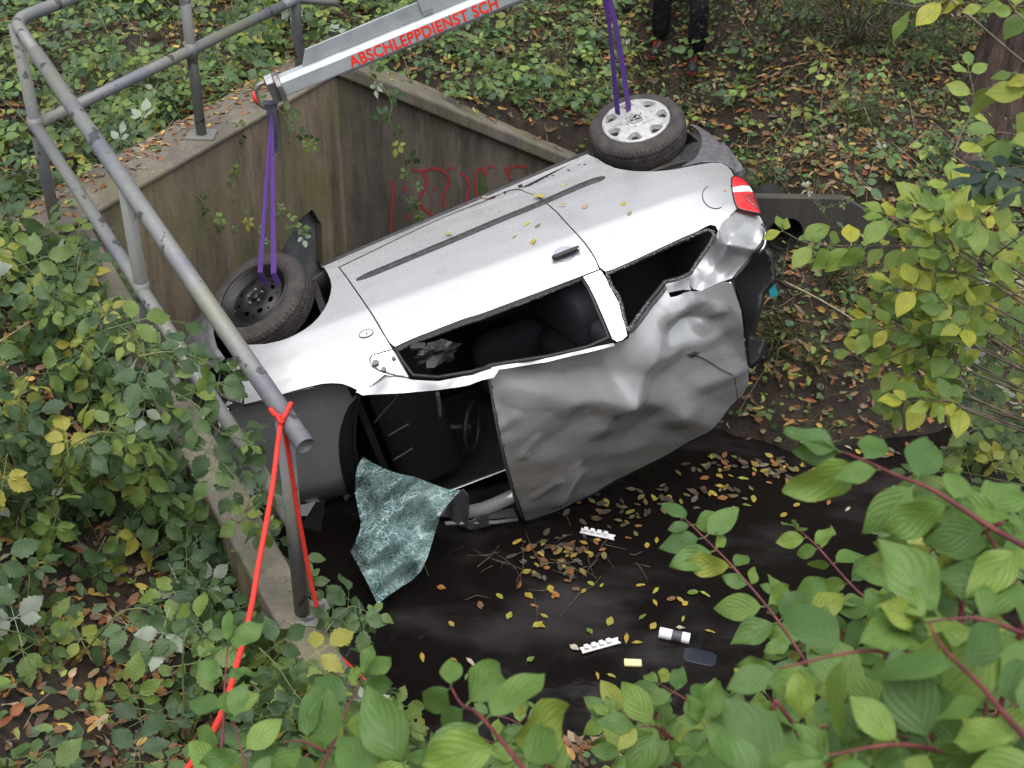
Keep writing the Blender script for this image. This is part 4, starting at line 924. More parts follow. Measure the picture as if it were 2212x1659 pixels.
stF = thing('lifting_strap', cFw, 'purple lifting strap from the boom hook to the bare front wheel', 'strap', 'purple lifting straps')
hb = hk-bv*.08
for k, p1 in enumerate(((562, 588), (591, 590))):
    e = toy(p1, cFw[1]-.10); tt = np.linspace(0, 1, 14)[:, None]
    P = hb*(1-tt)+e*tt; 
    P = np.r_[P, [e+RC[:, 1]*.05, e+RC[:, 1]*.10]]
    V, F = ribbon(P, np.r_[np.linspace(.020, .032, 14), .032, .032], np.c_[np.linspace(.9, .25, 16)*(1 if k else -1), np.full(16, -1.), np.zeros(16)])
    mesh('webbing', V, F, MT['purple'], stF, off=cFw)
V, F = ribbon(np.linspace(hb+np.array([0, 0, .03]), hb-Z3*.27, 8), [.06, .06, .058, .055, .05, .046, .042, .04], (.2, -1, 0), .045); mesh('sleeve', V, F, plain('dark_sleeve', (.05, .055, .075), .6, var=.4, scale=60, bump=.7), stF, off=cFw, bevel=.006)
stR = thing('lifting_strap', cRw, 'purple lifting strap rising from the hubcap wheel out of view', 'strap', 'purple lifting straps')
tpR = toy((1294, -70), cRw[1]-.12)
for k, (pm, p1) in enumerate((((1318, 70), (1332, 222)), ((1333, 70), (1355, 212)))):
    e = toy(p1, cRw[1]+.05); mq = toy(pm, cRw[1]-.07); P = smooth_path([tpR, toy((1306+k*9, -5), cRw[1]-.1), mq, e, e+RC[:, 1]*.10], 6)
    V, F = ribbon(P, np.interp(np.linspace(0, 1, len(P)), [0, .3, .45, .7, 1], [.036, .034, .022+.008*k, .035, .036]), np.c_[np.linspace(.1, .8, len(P))*(1 if k else -1), np.full(len(P), -1.), np.zeros(len(P))])
    mesh('webbing', V, F, MT['purple'], stR, off=cRw)
# ================================================================ red rope tied to the railing
rope = thing('rope', TC, 'bright red rope knotted to the end of the railing and trailing into the bushes', 'rope')
def braid(path, r, n=10):
    P = smooth_path(path, 8); L_ = np.r_[0, np.cumsum(np.linalg.norm(np.diff(P, axis=0), axis=1))]; m_ = max(8, int(L_[-1]/.009)); q = np.linspace(0, L_[-1], m_)
    P = np.c_[np.interp(q, L_, P[:, 0]), np.interp(q, L_, P[:, 1]), np.interp(q, L_, P[:, 2])]
    return tube(P, r*(1+.06*np.sin(np.arange(m_)*1.9)), n)
tk = 5.42
def rp_(px, ts): return [tot(p, t) for p, t in zip(px, ts)]
tkd = float(np.linalg.norm(TC-CAMP))-.055
V, F = braid(rp_([(607, 912), (600, 960), (590, 1040), (577, 1120), (560, 1210), (545, 1300), (528, 1375), (510, 1440), (490, 1510), (470, 1560), (440, 1612), (400, 1668), (360, 1730)], np.linspace(tkd, 3.5, 13)), .0095); mesh('strand', V, F, MT['redrope'], rope, True, off=TC)
V, F = braid(rp_([(612, 912), (620, 960), (631, 1030), (642, 1100), (655, 1170), (668, 1240), (684, 1310), (700, 1365), (722, 1405), (752, 1436), (785, 1468), (815, 1500), (840, 1530), (834, 1580), (826, 1640)], np.r_[np.linspace(tkd, 5.45, 8), 5.45, 5.42, 5.4, 5.3, 5.2, 5.0, 4.8]), .0092); mesh('strand', V, F, MT['redrope'], rope, True, off=TC)
V, F = braid(rp_([(585, 884), (592, 893), (602, 900), (610, 905), (616, 896), (622, 884), (629, 871)], [tkd+.03, tkd, tkd-.02, tkd-.025, tkd-.02, tkd, tkd+.02]), .0095); mesh('loop', V, F, MT['redrope'], rope, True, off=TC)
V, F = tube(rp_([(600, 900), (607, 910), (613, 902), (605, 898), (603, 908), (612, 913)], [tkd-.02, tkd-.035, tkd-.02, tkd-.03, tkd-.02, tkd-.03]), .0105, 10); mesh('knot', V, F, MT['redrope'], rope, True, off=TC)
# ================================================================ person on the far bank
fL = tog((1422, 112)); fR_ = tog((1496, 146))
fL[2] = gz(fL[0], fL[1]); fR_[2] = gz(fR_[0], fR_[1])
pel = (fL+fR_)/2+Z3*.88+np.array([0, .05, 0])
person = thing('person', ((fL+fR_)/2), 'person in black trousers and dark shoes with red eyelets standing on the bank', 'person'); offp = np.array(person.location)
k = NT('black_work_trousers'); co = k.pos(); fo = k.noise(k.n('Mapping', Vector=co, Scale=(6, 6, 14)).outputs[0], 1.2, 4, .6)
MT['trousers'] = k.done(Base__Color=k.ramp(fo, [(.3, (.005, .005, .007)), (.7, (.010, .010, .013))]), Roughness=.9, Specular__IOR__Level=.15, Normal=k.bump(fo, .5, .03))
sk = [(0, pel, .135, None), (1, pel+np.array([-.10, 0, -.06]), .095, 0), (2, fL+np.array([-.01, -.02, .47]), .082, 1), (3, fL+np.array([0, 0, .25]), .084, 2), (4, fL+np.array([0, .01, .10]), .074, 3),
      (5, pel+np.array([.10, 0, -.06]), .095, 0), (6, fR_+np.array([0, -.03, .48]), .084, 5), (7, fR_+np.array([.01, 0, .26]), .088, 6), (8, fR_+np.array([.01, .01, .10]), .078, 7),
      (9, pel+Z3*.25, .135, 0), (10, pel+Z3*.5, .15, 9), (11, pel+Z3*.60, .07, 10), (12, pel+Z3*.68, .065, 11), (13, pel+Z3*.78+np.array([0, -.02, 0]), .085, 12), (14, pel+Z3*.86+np.array([0, -.01, 0]), .07, 13),
      (15, pel+np.array([-.19, 0, .50]), .06, 10), (16, pel+np.array([-.26, -.02, .22]), .048, 15), (17, pel+np.array([-.24, -.10, -.02]), .036, 16), (18, pel+np.array([-.235, -.12, -.10]), .03, 17),
      (19, pel+np.array([.19, 0, .50]), .06, 10), (20, pel+np.array([.26, -.02, .22]), .048, 19), (21, pel+np.array([.24, -.10, -.02]), .036, 20), (22, pel+np.array([.235, -.12, -.10]), .03, 21)]
me = bpy.data.meshes.new('body'); me.from_pydata([tuple(s[1]-offp) for s in sk], [(s[3], s[0]) for s in sk if s[3] is not None], []); me.materials.append(MT['trousers'])
bo = link(bpy.data.objects.new('body', me), person); bo.modifiers.new('skin', 'SKIN')
for v, s in zip(me.skin_vertices[0].data, sk): v.radius = (s[2], s[2]); v.use_root = s[0] == 0
md = bo.modifiers.new('sub', 'SUBSURF'); md.levels = 2; md.render_levels = 2
MT['shoe'] = plain('dark_shoe', (.012, .011, .013), .7)
for f_, yaw in ((fL, -.35), (fR_, -.15)):
    d_ = np.array([math.sin(yaw), -math.cos(yaw), 0]); sd = np.array([-d_[1], d_[0], 0])
    secs = [(-.075, .030, .085), (-.03, .038, .10), (.03, .040, .088), (.09, .045, .065), (.14, .044, .052), (.18, .030, .040), (.195, .012, .028)]
    V = []; n = 12
    for u, hwid, ht in secs:
        for j in range(n):
            a = 2*math.pi*j/n; cz = max(-.25, math.sin(a)); V.append(f_+d_*u+sd*hwid*math.cos(a)+Z3*(.02+max(0, ht*cz)*1.0 if cz > 0 else .02+.02*cz*4*.25))
    F = [[i*n+j, i*n+(j+1) % n, (i+1)*n+(j+1) % n, (i+1)*n+j] for i in range(len(secs)-1) for j in range(n)]+[list(range(n))[::-1], [(len(secs)-1)*n+j for j in range(n)]]
    sh = mesh('shoe', V, F, MT['shoe'], person, True, off=offp)
    V = [f_+d_*u+sd*s*w_+Z3*z for z in (.0, .022) for u, w_ in ((-.08, .025), (-.03, .042), (.09, .05), (.15, .046), (.19, .03), (.20, .0)) for s in (1, -1)]
    par = []
    for u, w_ in ((-.05, .034), (.03, .043), (.12, .048), (.175, .036)): par.append(box(f_+d_*u+Z3*.010, w_*2, .075, .022, np.array([sd, d_, Z3])))
    V, F = merge(par); mesh('sole', V, F, plain('dark_red_sole', (.07, .01, .01), .6), sh, off=offp)
    for s in (-1, 1):
        for u in (.045, .062, .079, .096, .113):
            q = f_+d_*u+sd*s*.020+Z3*(.028+np.interp(u, [x[0] for x in secs], [x[2] for x in secs])*.92)
            V, F = cushion(q, .008, .008, .006); mesh('eyelet', V, F, MT['red'], sh, off=offp)
# dark boot of a second person half hidden left of the straps
bpos = tog((1348, 24)); bpos[2] = gz(bpos[0], bpos[1])
p2 = thing('person', bpos, 'dark trouser leg and boot of someone mostly out of view beside the straps', 'person')
V, F = tube(smooth_path([bpos+Z3*.03-np.array([.0, .1, 0]), bpos+Z3*.07, bpos+Z3*.2+np.array([0, .04, 0]), bpos+Z3*.6+np.array([.02, .06, 0]), bpos+Z3*.95+np.array([.08, .06, 0])], 5), np.interp(np.linspace(0, 1, 21), [0, .2, .4, 1], [.045, .06, .07, .10]), 12); mesh('body', V, F, MT['trousers'], p2, True, off=bpos)
# ================================================================ rubbish floating on the water
def on_water(p, z=.012): return toz(p, z)
def tray(p0, p1, label):
    a, b = on_water(p0, .02), on_water(p1, .02); d_ = (b-a); L_ = np.linalg.norm(d_); d_ /= L_; s_ = np.array([-d_[1], d_[0], 0]); s_ = s_ if s_[1] > 0 else -s_
    o = thing('plastic_strip', a, label, 'plastic strip', 'white plastic strips on the water'); A_ = np.array([d_, s_, Z3])
    V = [a-d_*0+s_*.0, b+s_*.0, b-d_*.012+s_*.02, b+s_*.045, a+s_*.045, a+d_*.006+s_*.02]; V2 = [p-Z3*.006 for p in V]; n = 6
    mesh('base', V+V2, [list(range(n)), list(range(n, 2*n))[::-1]]+[[i, n+i, n+(i+1) % n, (i+1) % n] for i in range(n)], MT['white'], o, off=a)
    for k in range(4):
        V, F = box(a+d_*(.035+k*L_*.19)+s_*.024+Z3*.012, .028, .030, .026, A_); mesh('block', V, F, MT['white'], o, off=a, bevel=.004)
tray((1252, 1150), (1327, 1166), 'white ribbed plastic strip floating beside the leaf raft under the car')
tray((1258, 1411), (1342, 1388), 'white ribbed plastic strip floating in the open water near the bushes')
a, b = on_water((1424, 1366), .02), on_water((1490, 1380), .02); cup = thing('paper_cup', a, 'white cup with a dark band lying on its side in the water', 'cup')
for i, (s0, s1, m_) in enumerate(((0, .42, 'white'), (.42, .74, 'cupband'), (.74, 1, 'white'))):
    if m_ == 'cupband': MT[m_] = plain('dark_band', (.06, .06, .075), .6)
    V, F = tube([a+(b-a)*s0, a+(b-a)*s1], .033, 20); mesh('cup_wall' if i != 1 else 'band', V, F, MT[m_], cup, off=a, bevel=.002)
ks = NT('yellow_striped_wrap'); wv = ks.n('TexWave', Vector=ks.obj(), Scale=28.).outputs['Fac']; ys = ks.done(Base__Color=ks.ramp(wv, [(.4, (.75, .72, .6)), (.6, (.62, .48, .05))]), Roughness=.4)
a, b = on_water((1348, 1432), .012), on_water((1386, 1432), .012); V, F = box((a+b)/2, float(np.linalg.norm(b-a)), .05, .02); o = mesh('snack_wrapper', V, F, ys, None, off=(a+b)/2, bevel=.006); o.location = tuple((a+b)/2); tag(o, 'small white wrapper with wavy yellow stripes among the bush leaves', 'wrapper')
a = on_water((1512, 1418), .002); V, F = cushion((0, 0, -.012), .22, .13, .022, None, 6); o = mesh('plastic_tray', V, F, plain('dark_blue_plastic', (.02, .022, .035), .2), None, True); o.location = tuple(a); o.rotation_euler = (0, 0, -.25); tag(o, 'dark blue plastic tray half sunk behind the fallen cup', 'tray')
a = tot((1360, 1615), 3.6); 
# ================================================================ leaf and plant builders
def leaflet(L, W, a=.85, b=.9, serr=0., teeth=10, fold=.18, curl=-.12, wave=.03, rows=8, tip=1.0, seed=0, stalk=0.):
    r_ = np.random.default_rng(seed); V = []; UV = []; F = []; cols = (-1, -.55, 0, .55, 1); ph = r_.uniform(0, 6)
    nr = rows if not serr else max(rows, teeth)
    for i in range(nr+1):
        u = i/nr; w_ = W/2*(max(0, math.sin(math.pi*min(1, u**a)))**b)*(1-.25*max(0, u-.75)*4*(1-tip)); w_ = max(w_, W*.012)
        for c in cols:
            e = 1.
            if serr and abs(c) == 1: e = 1+serr*(1 if i % 2 else -1)
            z = fold*abs(c)*w_+curl*L*u*u+wave*W*math.sin(u*9+ph+c*1.7)*abs(c)
            V.append((stalk+u*L+(serr*.06*L if serr and abs(c) == 1 and i % 2 else 0), c*w_*e, z)); UV.append((u, .5+.5*c))
    for i in range(nr):
        for j in range(4): F.append([i*5+j, (i+1)*5+j, (i+1)*5+j+1, i*5+j+1])
    V, UV = np.array(V), np.array(UV)
    if stalk:
        n = len(V); V = np.r_[V, [(0, -.0012, 0), (0, .0012, 0), (stalk, .0012, 0), (stalk, -.0012, 0)]]; UV = np.r_[UV, [(0, .5)]*4]; F.append([n, n+3, n+2, n+1])
    return V, F, UV
def rotz(V, a, t=(0, 0, 0), ry=0.):
    c, s = math.cos(a), math.sin(a); cy_, sy_ = math.cos(ry), math.sin(ry)
    Q = V @ np.array([[cy_, 0, -sy_], [0, 1, 0], [sy_, 0, cy_]]); return Q @ np.array([[c, s, 0], [-s, c, 0], [0, 0, 1]])+np.array(t)
def leafdata(name, V, F, UV, mat):
    me = bpy.data.meshes.new(name); me.from_pydata(V.tolist(), [], F); ul = me.uv_layers.new(name='uv'); li = np.empty(len(me.loops), dtype=np.int32); me.loops.foreach_get('vertex_index', li)
    ul.data.foreach_set('uv', UV[li].astype(np.float32).ravel()); me.materials.append(mat); me.polygons.foreach_set('use_smooth', [True]*len(me.polygons)); return me
def compound(n, seed, sz=.068):
    r_ = np.random.default_rng(seed); parts = []
    spec = [(0, .055, 1.12), (1.15, .040, .95), (-1.15, .040, .95)]+([(2.0, .036, .75), (-2.0, .036, .75)] if n == 5 else [])
    for a, s, k in spec:
        L = sz*k*r_.uniform(.9, 1.1); v, f, uv = leaflet(L, L*.64, .80, .98, .10, 12, .16, r_.uniform(-.25, -.02), .05, 8, .7, int(r_.integers(999)), .012)
        parts.append((rotz(v, a+r_.normal(0, .12), (s*.7+.02 if a == 0 else .035, 0, 0), r_.uniform(0, .35)), f, uv))
    parts.append((np.array([(-.03, -.001, .0), (-.03, .001, .0), (.06, .001, 0), (.06, -.001, 0)]), [[0, 3, 2, 1]], np.array([(0, .5)]*4)))
    V = np.concatenate([p[0] for p in parts]); UV = np.concatenate([p[2] for p in parts]); F = []; n_ = 0
    for p in parts: F += [[i+n_ for i in q] for q in p[1]]; n_ += len(p[0])
    return V, F, UV
LB = [leafdata('bramble_leaf', *compound(5 if i % 2 else 3, 20+i), MT['bramble']) for i in range(6)]
LD = [leafdata('dogwood_leaf', *leaflet(.078, .047, .86, .84, 0, 0, [.14, .3, .05, .2, .1, .4][i], [-.05, -.2, -.35, .08, -.12, -.25][i], [.05, .10, .04, .12, .07, .14][i], 10, .6, i, .010), MT['dogwood']) for i in range(6)]
LY = [leafdata('yellow_leaf', *leaflet(.074, .046, .86, .84, 0, 0, [.12, .25, .05, .2][i], [-.05, -.2, -.3, .06][i], .07, 10, .6, 40+i, .010), MT['yellowdog']) for i in range(4)]
def pinn(seed):
    parts = []; r_ = np.random.default_rng(seed)
    for a, s in ((0, .10), (.9, .07), (-.9, .07), (1.1, .03), (-1.1, .03)):
        v, f, uv = leaflet(.085, .034, .8, .85, .04, 12, .12, -.1, .03, 8, .6, int(r_.integers(99)), .008); parts.append((rotz(v, a, (s, 0, 0), .1), f, uv))
    V = np.concatenate([p[0] for p in parts]); UV = np.concatenate([p[2] for p in parts]); F = []; n_ = 0
    for p in parts: F += [[i+n_ for i in q] for q in p[1]]; n_ += len(p[0])
    return V, F, UV
LE = [leafdata('dark_leaf', *pinn(i), MT['darkleaf']) for i in range(3)]
LF = [leafdata('fallen_leaf', *leaflet(.06, [.026, .036, .020, .030][i], .8, .85, 0, 0, .25, [-.3, .2, -.15, .1][i], .08, 8, .6, 70+i, .006), MT['fallen']) for i in range(4)]
def basis(d, n, s, pos):
    d = np.asarray(d, float); d /= np.linalg.norm(d); n = np.asarray(n, float); n = n-d*(n @ d); n /= np.linalg.norm(n)+1e-9; y = np.cross(n, d)
    return Matrix(((d[0]*s, y[0]*s, n[0]*s, pos[0]), (d[1]*s, y[1]*s, n[1]*s, pos[1]), (d[2]*s, y[2]*s, n[2]*s, pos[2]), (0, 0, 0, 1)))
def put_leaf(parent, me, pos, d, n, s, base, name='leaf'):
    o = bpy.data.objects.new(name, me); COL.objects.link(o); o.parent = parent; o.matrix_basis = basis(d, n, s, np.asarray(pos)-base); return o
FACE = np.array([0, -.55, 1.])
def shoot(parent, base, pts, leaves, size, space, stem, r0=.004, opp=True, rs=None, tipn=True, droop=.15, spread=.95, face=FACE, jit=.35, start=.08):
    """one twig with its leaves: opposite pairs (dogwood) or alternate (bramble)"""
    rs = rs or random
    P = smooth_path(pts, 5); L_ = np.r_[0, np.cumsum(np.linalg.norm(np.diff(P, axis=0), axis=1))]
    V, F = tube(P, np.linspace(r0, r0*.35, len(P)), 6); mesh('branch', V, F, stem, parent, True, off=base)
    s = L_[-1]*start; k = 0
    while s < L_[-1]:
        p = np.array([np.interp(s, L_, P[:, i]) for i in range(3)]); q = np.array([np.interp(min(L_[-1], s+.02), L_, P[:, i]) for i in range(3)]); p0 = np.array([np.interp(max(0, s-.02), L_, P[:, i]) for i in range(3)])
        t = q-p0; t /= np.linalg.norm(t)+1e-9; sd = np.cross(t, face); sd /= np.linalg.norm(sd)+1e-9
        for sg in ((1, -1) if opp else ((1,) if k % 2 else (-1,))):
            if rs.random() < .07: continue
            j = np.array([rs.gauss(0, jit) for _ in range(3)]); d = t*rs.uniform(.15, .75)+sd*sg*spread-Z3*droop+j*.5
            n = face/np.linalg.norm(face)+np.array([rs.gauss(0, jit) for _ in range(3)])
            if not opp and rs.random() < .05: n = -n
            put_leaf(parent, rs.choice(leaves), p, d, n, size*rs.uniform(.55, 1.2), base)
        s += space*rs.uniform(.75, 1.25); k += 1
    if tipn:
        for _ in range(2):
            t = P[-1]-P[-3]; t /= np.linalg.norm(t); put_leaf(parent, rs.choice(leaves), P[-1], t+np.array([rs.gauss(0, .4) for _ in range(3)]), face+np.array([rs.gauss(0, jit) for _ in range(3)]), size*rs.uniform(.5, .9), base)
def bramble(x, y, n, ln, label, group, leaves=None, size=1., lean=(0, 0), seed=0, cat='bramble', name='bramble_bush', space=.075, stem='stem_green', h=(.35, .8)):
    rs = random.Random(seed*77+5); z = gz(x, y); base = np.array([x, y, z]); o = thing(name, base, label, cat, group)
    for k in range(n):
        a = rs.uniform(0, 2*math.pi); L_ = ln*rs.uniform(.6, 1.2); dx, dy = math.cos(a)*L_+lean[0]*L_, math.sin(a)*L_+lean[1]*L_; hh = rs.uniform(*h)*L_
        pts = []
        for t in (0, .3, .6, 1.):
            qx, qy = x+dx*t, y+dy*t; g = max(gz(qx, qy), .05)
            pts.append(np.array([qx, qy, max(g+.06, z*(1-t)+g*t+hh*math.sin(math.pi*(.12+.75*t)))])+np.array([rs.gauss(0, .02) for _ in range(3)]))
        pts[0] = base-Z3*.02
        shoot(o, base, pts, leaves or LB, size, space, MT[stem], .0045, False, rs, True, .25, .9, np.array([.05, -.5, 1.]), .42, .12)
    return o
def stuff_leaves(name, V0, UV0, F0, pos, dirs, nrms, scl, colr, mat, kindlabel):
    """many small leaves that nobody could count, as one mesh"""
    n = len(pos); d = dirs/np.linalg.norm(dirs, axis=1)[:, None]; nn_ = nrms-d*(nrms*d).sum(1)[:, None]; nn_ /= np.linalg.norm(nn_, axis=1)[:, None]+1e-9; y = np.cross(nn_, d)
    V = pos[:, None]+scl[:, None, None]*(V0[None, :, 0, None]*d[:, None]+V0[None, :, 1, None]*y[:, None]+V0[None, :, 2, None]*nn_[:, None])
    k = len(V0); F = np.array(F0)[None]+(np.arange(n)*k)[:, None, None]; q = F.shape[-1]; F = F.reshape(-1, q); V = V.reshape(-1, 3)
    me = bpy.data.meshes.new(name); me.vertices.add(len(V)); me.vertices.foreach_set('co', V.astype(np.float32).ravel()); me.loops.add(F.size); me.loops.foreach_set('vertex_index', F.ravel().astype(np.int32))
    me.polygons.add(len(F)); me.polygons.foreach_set('loop_start', (np.arange(len(F))*q).astype(np.int32)); me.polygons.foreach_set('loop_total', np.full(len(F), q, np.int32))
    ul = me.uv_layers.new(name='uv'); ul.data.foreach_set('uv', np.tile(UV0, (n, 1))[F.ravel()].astype(np.float32).ravel())
    ca = me.color_attributes.new('Col', 'FLOAT_COLOR', 'POINT'); ca.data.foreach_set('color', np.c_[np.repeat(colr, k, 0), np.ones(n*k)].astype(np.float32).ravel())
    me.materials.append(mat); me.polygons.foreach_set('use_smooth', np.ones(len(F), bool)); me.update(); me.validate()
    o = bpy.data.objects.new(name, me); COL.objects.link(o); return tag(o, kindlabel[0], kindlabel[1], kind='stuff')
def vnoise(x, y, s, seed=0):
    r_ = np.random.default_rng(seed); out = 0
    for k in range(6):
        a = r_.uniform(0, 2*math.pi); f = s*r_.uniform(.6, 1.8); out = out+np.sin(f*(x*math.cos(a)+y*math.sin(a))+r_.uniform(0, 6))
    return out/6
def pick(pal, n, r_): pal = np.array(pal); c = pal[r_.integers(0, len(pal), n)]; return np.clip(c*r_.uniform(.7, 1.3, (n, 1))*r_.uniform(.92, 1.08, (n, 3)), 0, 1)
def scatter(r_, n, x0, x1, y0, y1, dens):
    x = r_.uniform(x0, x1, n); y = r_.uniform(y0, y1, n); k = r_.uniform(0, 1, n) < dens(x, y); x, y = x[k], y[k]; return x, y, ground_z(x, y)
def slope_n(x, y):
    e = .04; return np.c_[-(ground_z(x+e, y)-ground_z(x-e, y))/(2*e), -(ground_z(x, y+e)-ground_z(x, y-e))/(2*e), np.ones(len(x))]
BR = 1.3*np.array([(.17, .08, .035), (.24, .115, .04), (.15, .09, .055), (.20, .15, .09), (.10, .055, .03), (.30, .17, .05), (.26, .20, .12), (.13, .085, .06), (.19, .06, .025), (.36, .25, .06), (.09, .06, .045)])
GR = 1.3*np.array([(.045, .085, .03), (.06, .11, .035), (.08, .14, .045), (.035, .07, .032), (.10, .16, .05), (.055, .10, .05), (.17, .21, .05), (.12, .18, .04)])
offwall = lambda x, y: (sdist(x, y) > .03)
def behind_walls(x, y):
    """keep loose leaves off the inside of the concrete walls' tops"""
    return 1.*((sdist(x, y) > .06))
# --- leaf litter
r_ = np.random.default_rng(11)
def litter_d(x, y):
    d = sdist(x, y); n = vnoise(x, y, 4, 3); base = .55+.35*n
    far = (y > 6.2); right = np.clip((x-.6)/1.2, 0, 1)
    k = np.where(far, .42+.75*right+.6*np.exp(-((x-1.9)**2+(y-7.4)**2)/.8), 1.1)
    steep = (d < .12) & (d > 0)
    return np.clip(k*base*1.3, 0, 1)*(d > .02)*np.where(steep, .35, 1)
V0, F0, UV0 = leaflet(.075, .022, .85, .9, 0, 0, .35, -.25, .2, 5, .6, 3)
V1, F1, UV1 = leaflet(.055, .032, .8, .85, 0, 0, .25, .2, .12, 5, .6, 4)
Vr, Fr, UVr = leaflet(.055, .027, .82, .85, 0, 0, .10, .05, .05, 6, .6, 9)
for nm, VV, FF, UU, N_, sd_ in (('leaf_litter', V0, F0, UV0, 44000, 1), ('leaf_litter', V1, F1, UV1, 26000, 2)):
    r_ = np.random.default_rng(sd_); x, y, z = scatter(r_, N_, -4.6, 5.6, 1.2, 12, litter_d); n = len(x)
    a = r_.uniform(0, 2*math.pi, n); nr = slope_n(x, y)+r_.normal(0, .38, (n, 3)); dd = np.c_[np.cos(a), np.sin(a), np.zeros(n)]
    stuff_leaves(nm, VV, UU, FF, np.c_[x, y, z+r_.uniform(.004, .03, n)], dd, nr, r_.uniform(.7, 1.4, n), pick(BR, n, r_), MT['dead'], ('brown and orange fallen leaves covering the banks', 'leaf litter'))
# --- low green ground cover on the banks
def cover_d(x, y):
    d = sdist(x, y); n = vnoise(x, y, 2.4, 9); n2 = vnoise(x, y, 6, 4)
    k = np.where(y > 6, np.clip(1.05-.25*(x > .9), 0, 1.1), .30)
    k = np.where((y > 6)&(x > 1.)&(d < .55), .3, k)
    return np.clip(k*(.75+.7*n+.35*n2), 0, 1)*(d > .14)
V2, F2, UV2 = leaflet(.046, .034, .75, .8, .08, 6, .15, -.15, .06, 6, .7, 5)
V3, F3, UV3 = leaflet(.060, .026, .8, .85, .06, 6, .15, -.2, .06, 6, .7, 6)
for VV, FF, UU, N_, sd_, hh in ((V2, F2, UV2, 26000, 21, .20), (V3, F3, UV3, 20000, 22, .30)):
    r_ = np.random.default_rng(sd_); x, y, z = scatter(r_, N_, -5, 5.6, 1.4, 12.4, cover_d); n = len(x)
    a = r_.uniform(0, 2*math.pi, n); nr = slope_n(x, y)*.5+np.array([0, -.35, .9])+r_.normal(0, .32, (n, 3)); dd = np.c_[np.cos(a), np.sin(a), r_.normal(-.15, .25, n)]
    hgt = r_.beta(1.3, 2.2, n)*hh*(1+.8*vnoise(x, y, 3, 8))
    stuff_leaves('ground_cover', VV, UU, FF, np.c_[x, y, z+.02+np.clip(hgt, 0, .5)], dd, nr, r_.uniform(.6, 1.35, n), pick(GR, n, r_), MT['cover'], ('low green ivy and bramble seedlings covering the banks', 'ground cover'))
# --- trefoil clumps read larger: three leaflets sharing a centre
r_ = np.random.default_rng(31); x, y, z = scatter(r_, 5200, -5, 5.4, 6.2, 12, lambda x, y: np.clip(cover_d(x, y)*np.where(x > .7, .35, 1.1), 0, 1)); n = len(x); hh = z+.06+r_.uniform(0, .22, n)
Vt, Ft, UVt = compound(3, 5, .055); Ft = [f for f in Ft if len(f) == 4]
a = r_.uniform(0, 2*math.pi, n); stuff_leaves('ground_cover', Vt, UVt, Ft, np.c_[x, y, hh], np.c_[np.cos(a), np.sin(a), r_.normal(-.1, .2, n)], np.array([0, -.4, 1])+r_.normal(0, .3, (n, 3)), r_.uniform(.8, 1.7, n), pick(GR, n, r_), MT['cover'], ('bramble seedlings with three leaflets scattered over the far bank', 'ground cover'))
# --- grass
def blades(name, x, y, L_, lean, colr, label, r_, wdt=.005):
    n = len(x); z = ground_z(x, y); rows = 5; V0 = []; UV0 = []; F0 = []
    for i in range(rows):
        u = i/(rows-1); w_ = (1-u*.85)*.5
        for c in (-1, 1): V0.append((u, c*w_, -u*u*.75)); UV0.append((u, .5+.5*c))
    for i in range(rows-1): F0.append([2*i, 2*i+2, 2*i+3, 2*i+1])
    V0 = np.array(V0); a = r_.uniform(0, 2*math.pi, n); d = np.c_[np.cos(a)*lean, np.sin(a)*lean, np.ones(n)]
    # blade: length along d, bending over sideways
    d /= np.linalg.norm(d, axis=1)[:, None]; out = np.c_[-np.cos(a), -np.sin(a), np.full(n, .3)]
    V0[:, 1] *= 1.
    d2 = d; nn_ = out-d2*(out*d2).sum(1)[:, None]; nn_ /= np.linalg.norm(nn_, axis=1)[:, None]; yv = np.cross(nn_, d2)
    V = np.c_[x, y, z-.01][:, None]+(L_[:, None, None]*V0[None, :, 0, None]*d2[:, None]+wdt*V0[None, :, 1, None]*yv[:, None]*1.+L_[:, None, None]*.7*V0[None, :, 2, None]*nn_[:, None])
    k = len(V0); F = (np.array(F0)[None]+(np.arange(n)*k)[:, None, None]).reshape(-1, 4); me = bpy.data.meshes.new(name); me.from_pydata(V.reshape(-1, 3).tolist(), [], F.tolist())
    ul = me.uv_layers.new(name='uv'); ul.data.foreach_set('uv', np.tile(np.array(UV0), (n, 1))[F.ravel()].astype(np.float32).ravel())
    ca = me.color_attributes.new('Col', 'FLOAT_COLOR', 'POINT'); ca.data.foreach_set('color', np.c_[np.repeat(colr, k, 0), np.ones(n*k)].astype(np.float32).ravel())
    me.materials.append(MT['grass']); o = bpy.data.objects.new(name, me); COL.objects.link(o); return tag(o, *label, kind='stuff')
GC = np.array([(.06, .09, .03), (.09, .12, .045), (.13, .14, .06), (.05, .075, .03), (.20, .17, .09)])
r_ = np.random.default_rng(41); x, y, z = scatter(r_, 42000, -4.6, 5.4, 6.2, 12, lambda x, y: np.clip(.5*vnoise(x, y, 2.2, 14)+.25+.3*(x > .8), 0, 1)*(sdist(x, y) > .3)); n = len(x)
blades('grass', x, y, r_.uniform(.08, .26, n), r_.uniform(.1, 1.2, n), pick(GC, n, r_), ('thin grass growing through the fallen leaves', 'grass'), r_)
SC = np.array([(.26, .21, .12), (.20, .16, .08), (.33, .27, .16), (.14, .15, .06)])
r_ = np.random.default_rng(43); x, y, z = scatter(r_, 15000, -4.8, 5.4, 7.2, 12.2, lambda x, y: np.clip(.45*vnoise(x, y, 1.8, 24)+.28, 0, 1)*(sdist(x, y) > .5)); n = len(x)
blades('dry_grass', x, y, r_.uniform(.12, .42, n), r_.uniform(.1, 1.1, n), pick(np.r_[SC, GC[:3]], n, r_), ('dry straw coloured grass on the far bank', 'grass'), r_, .005)
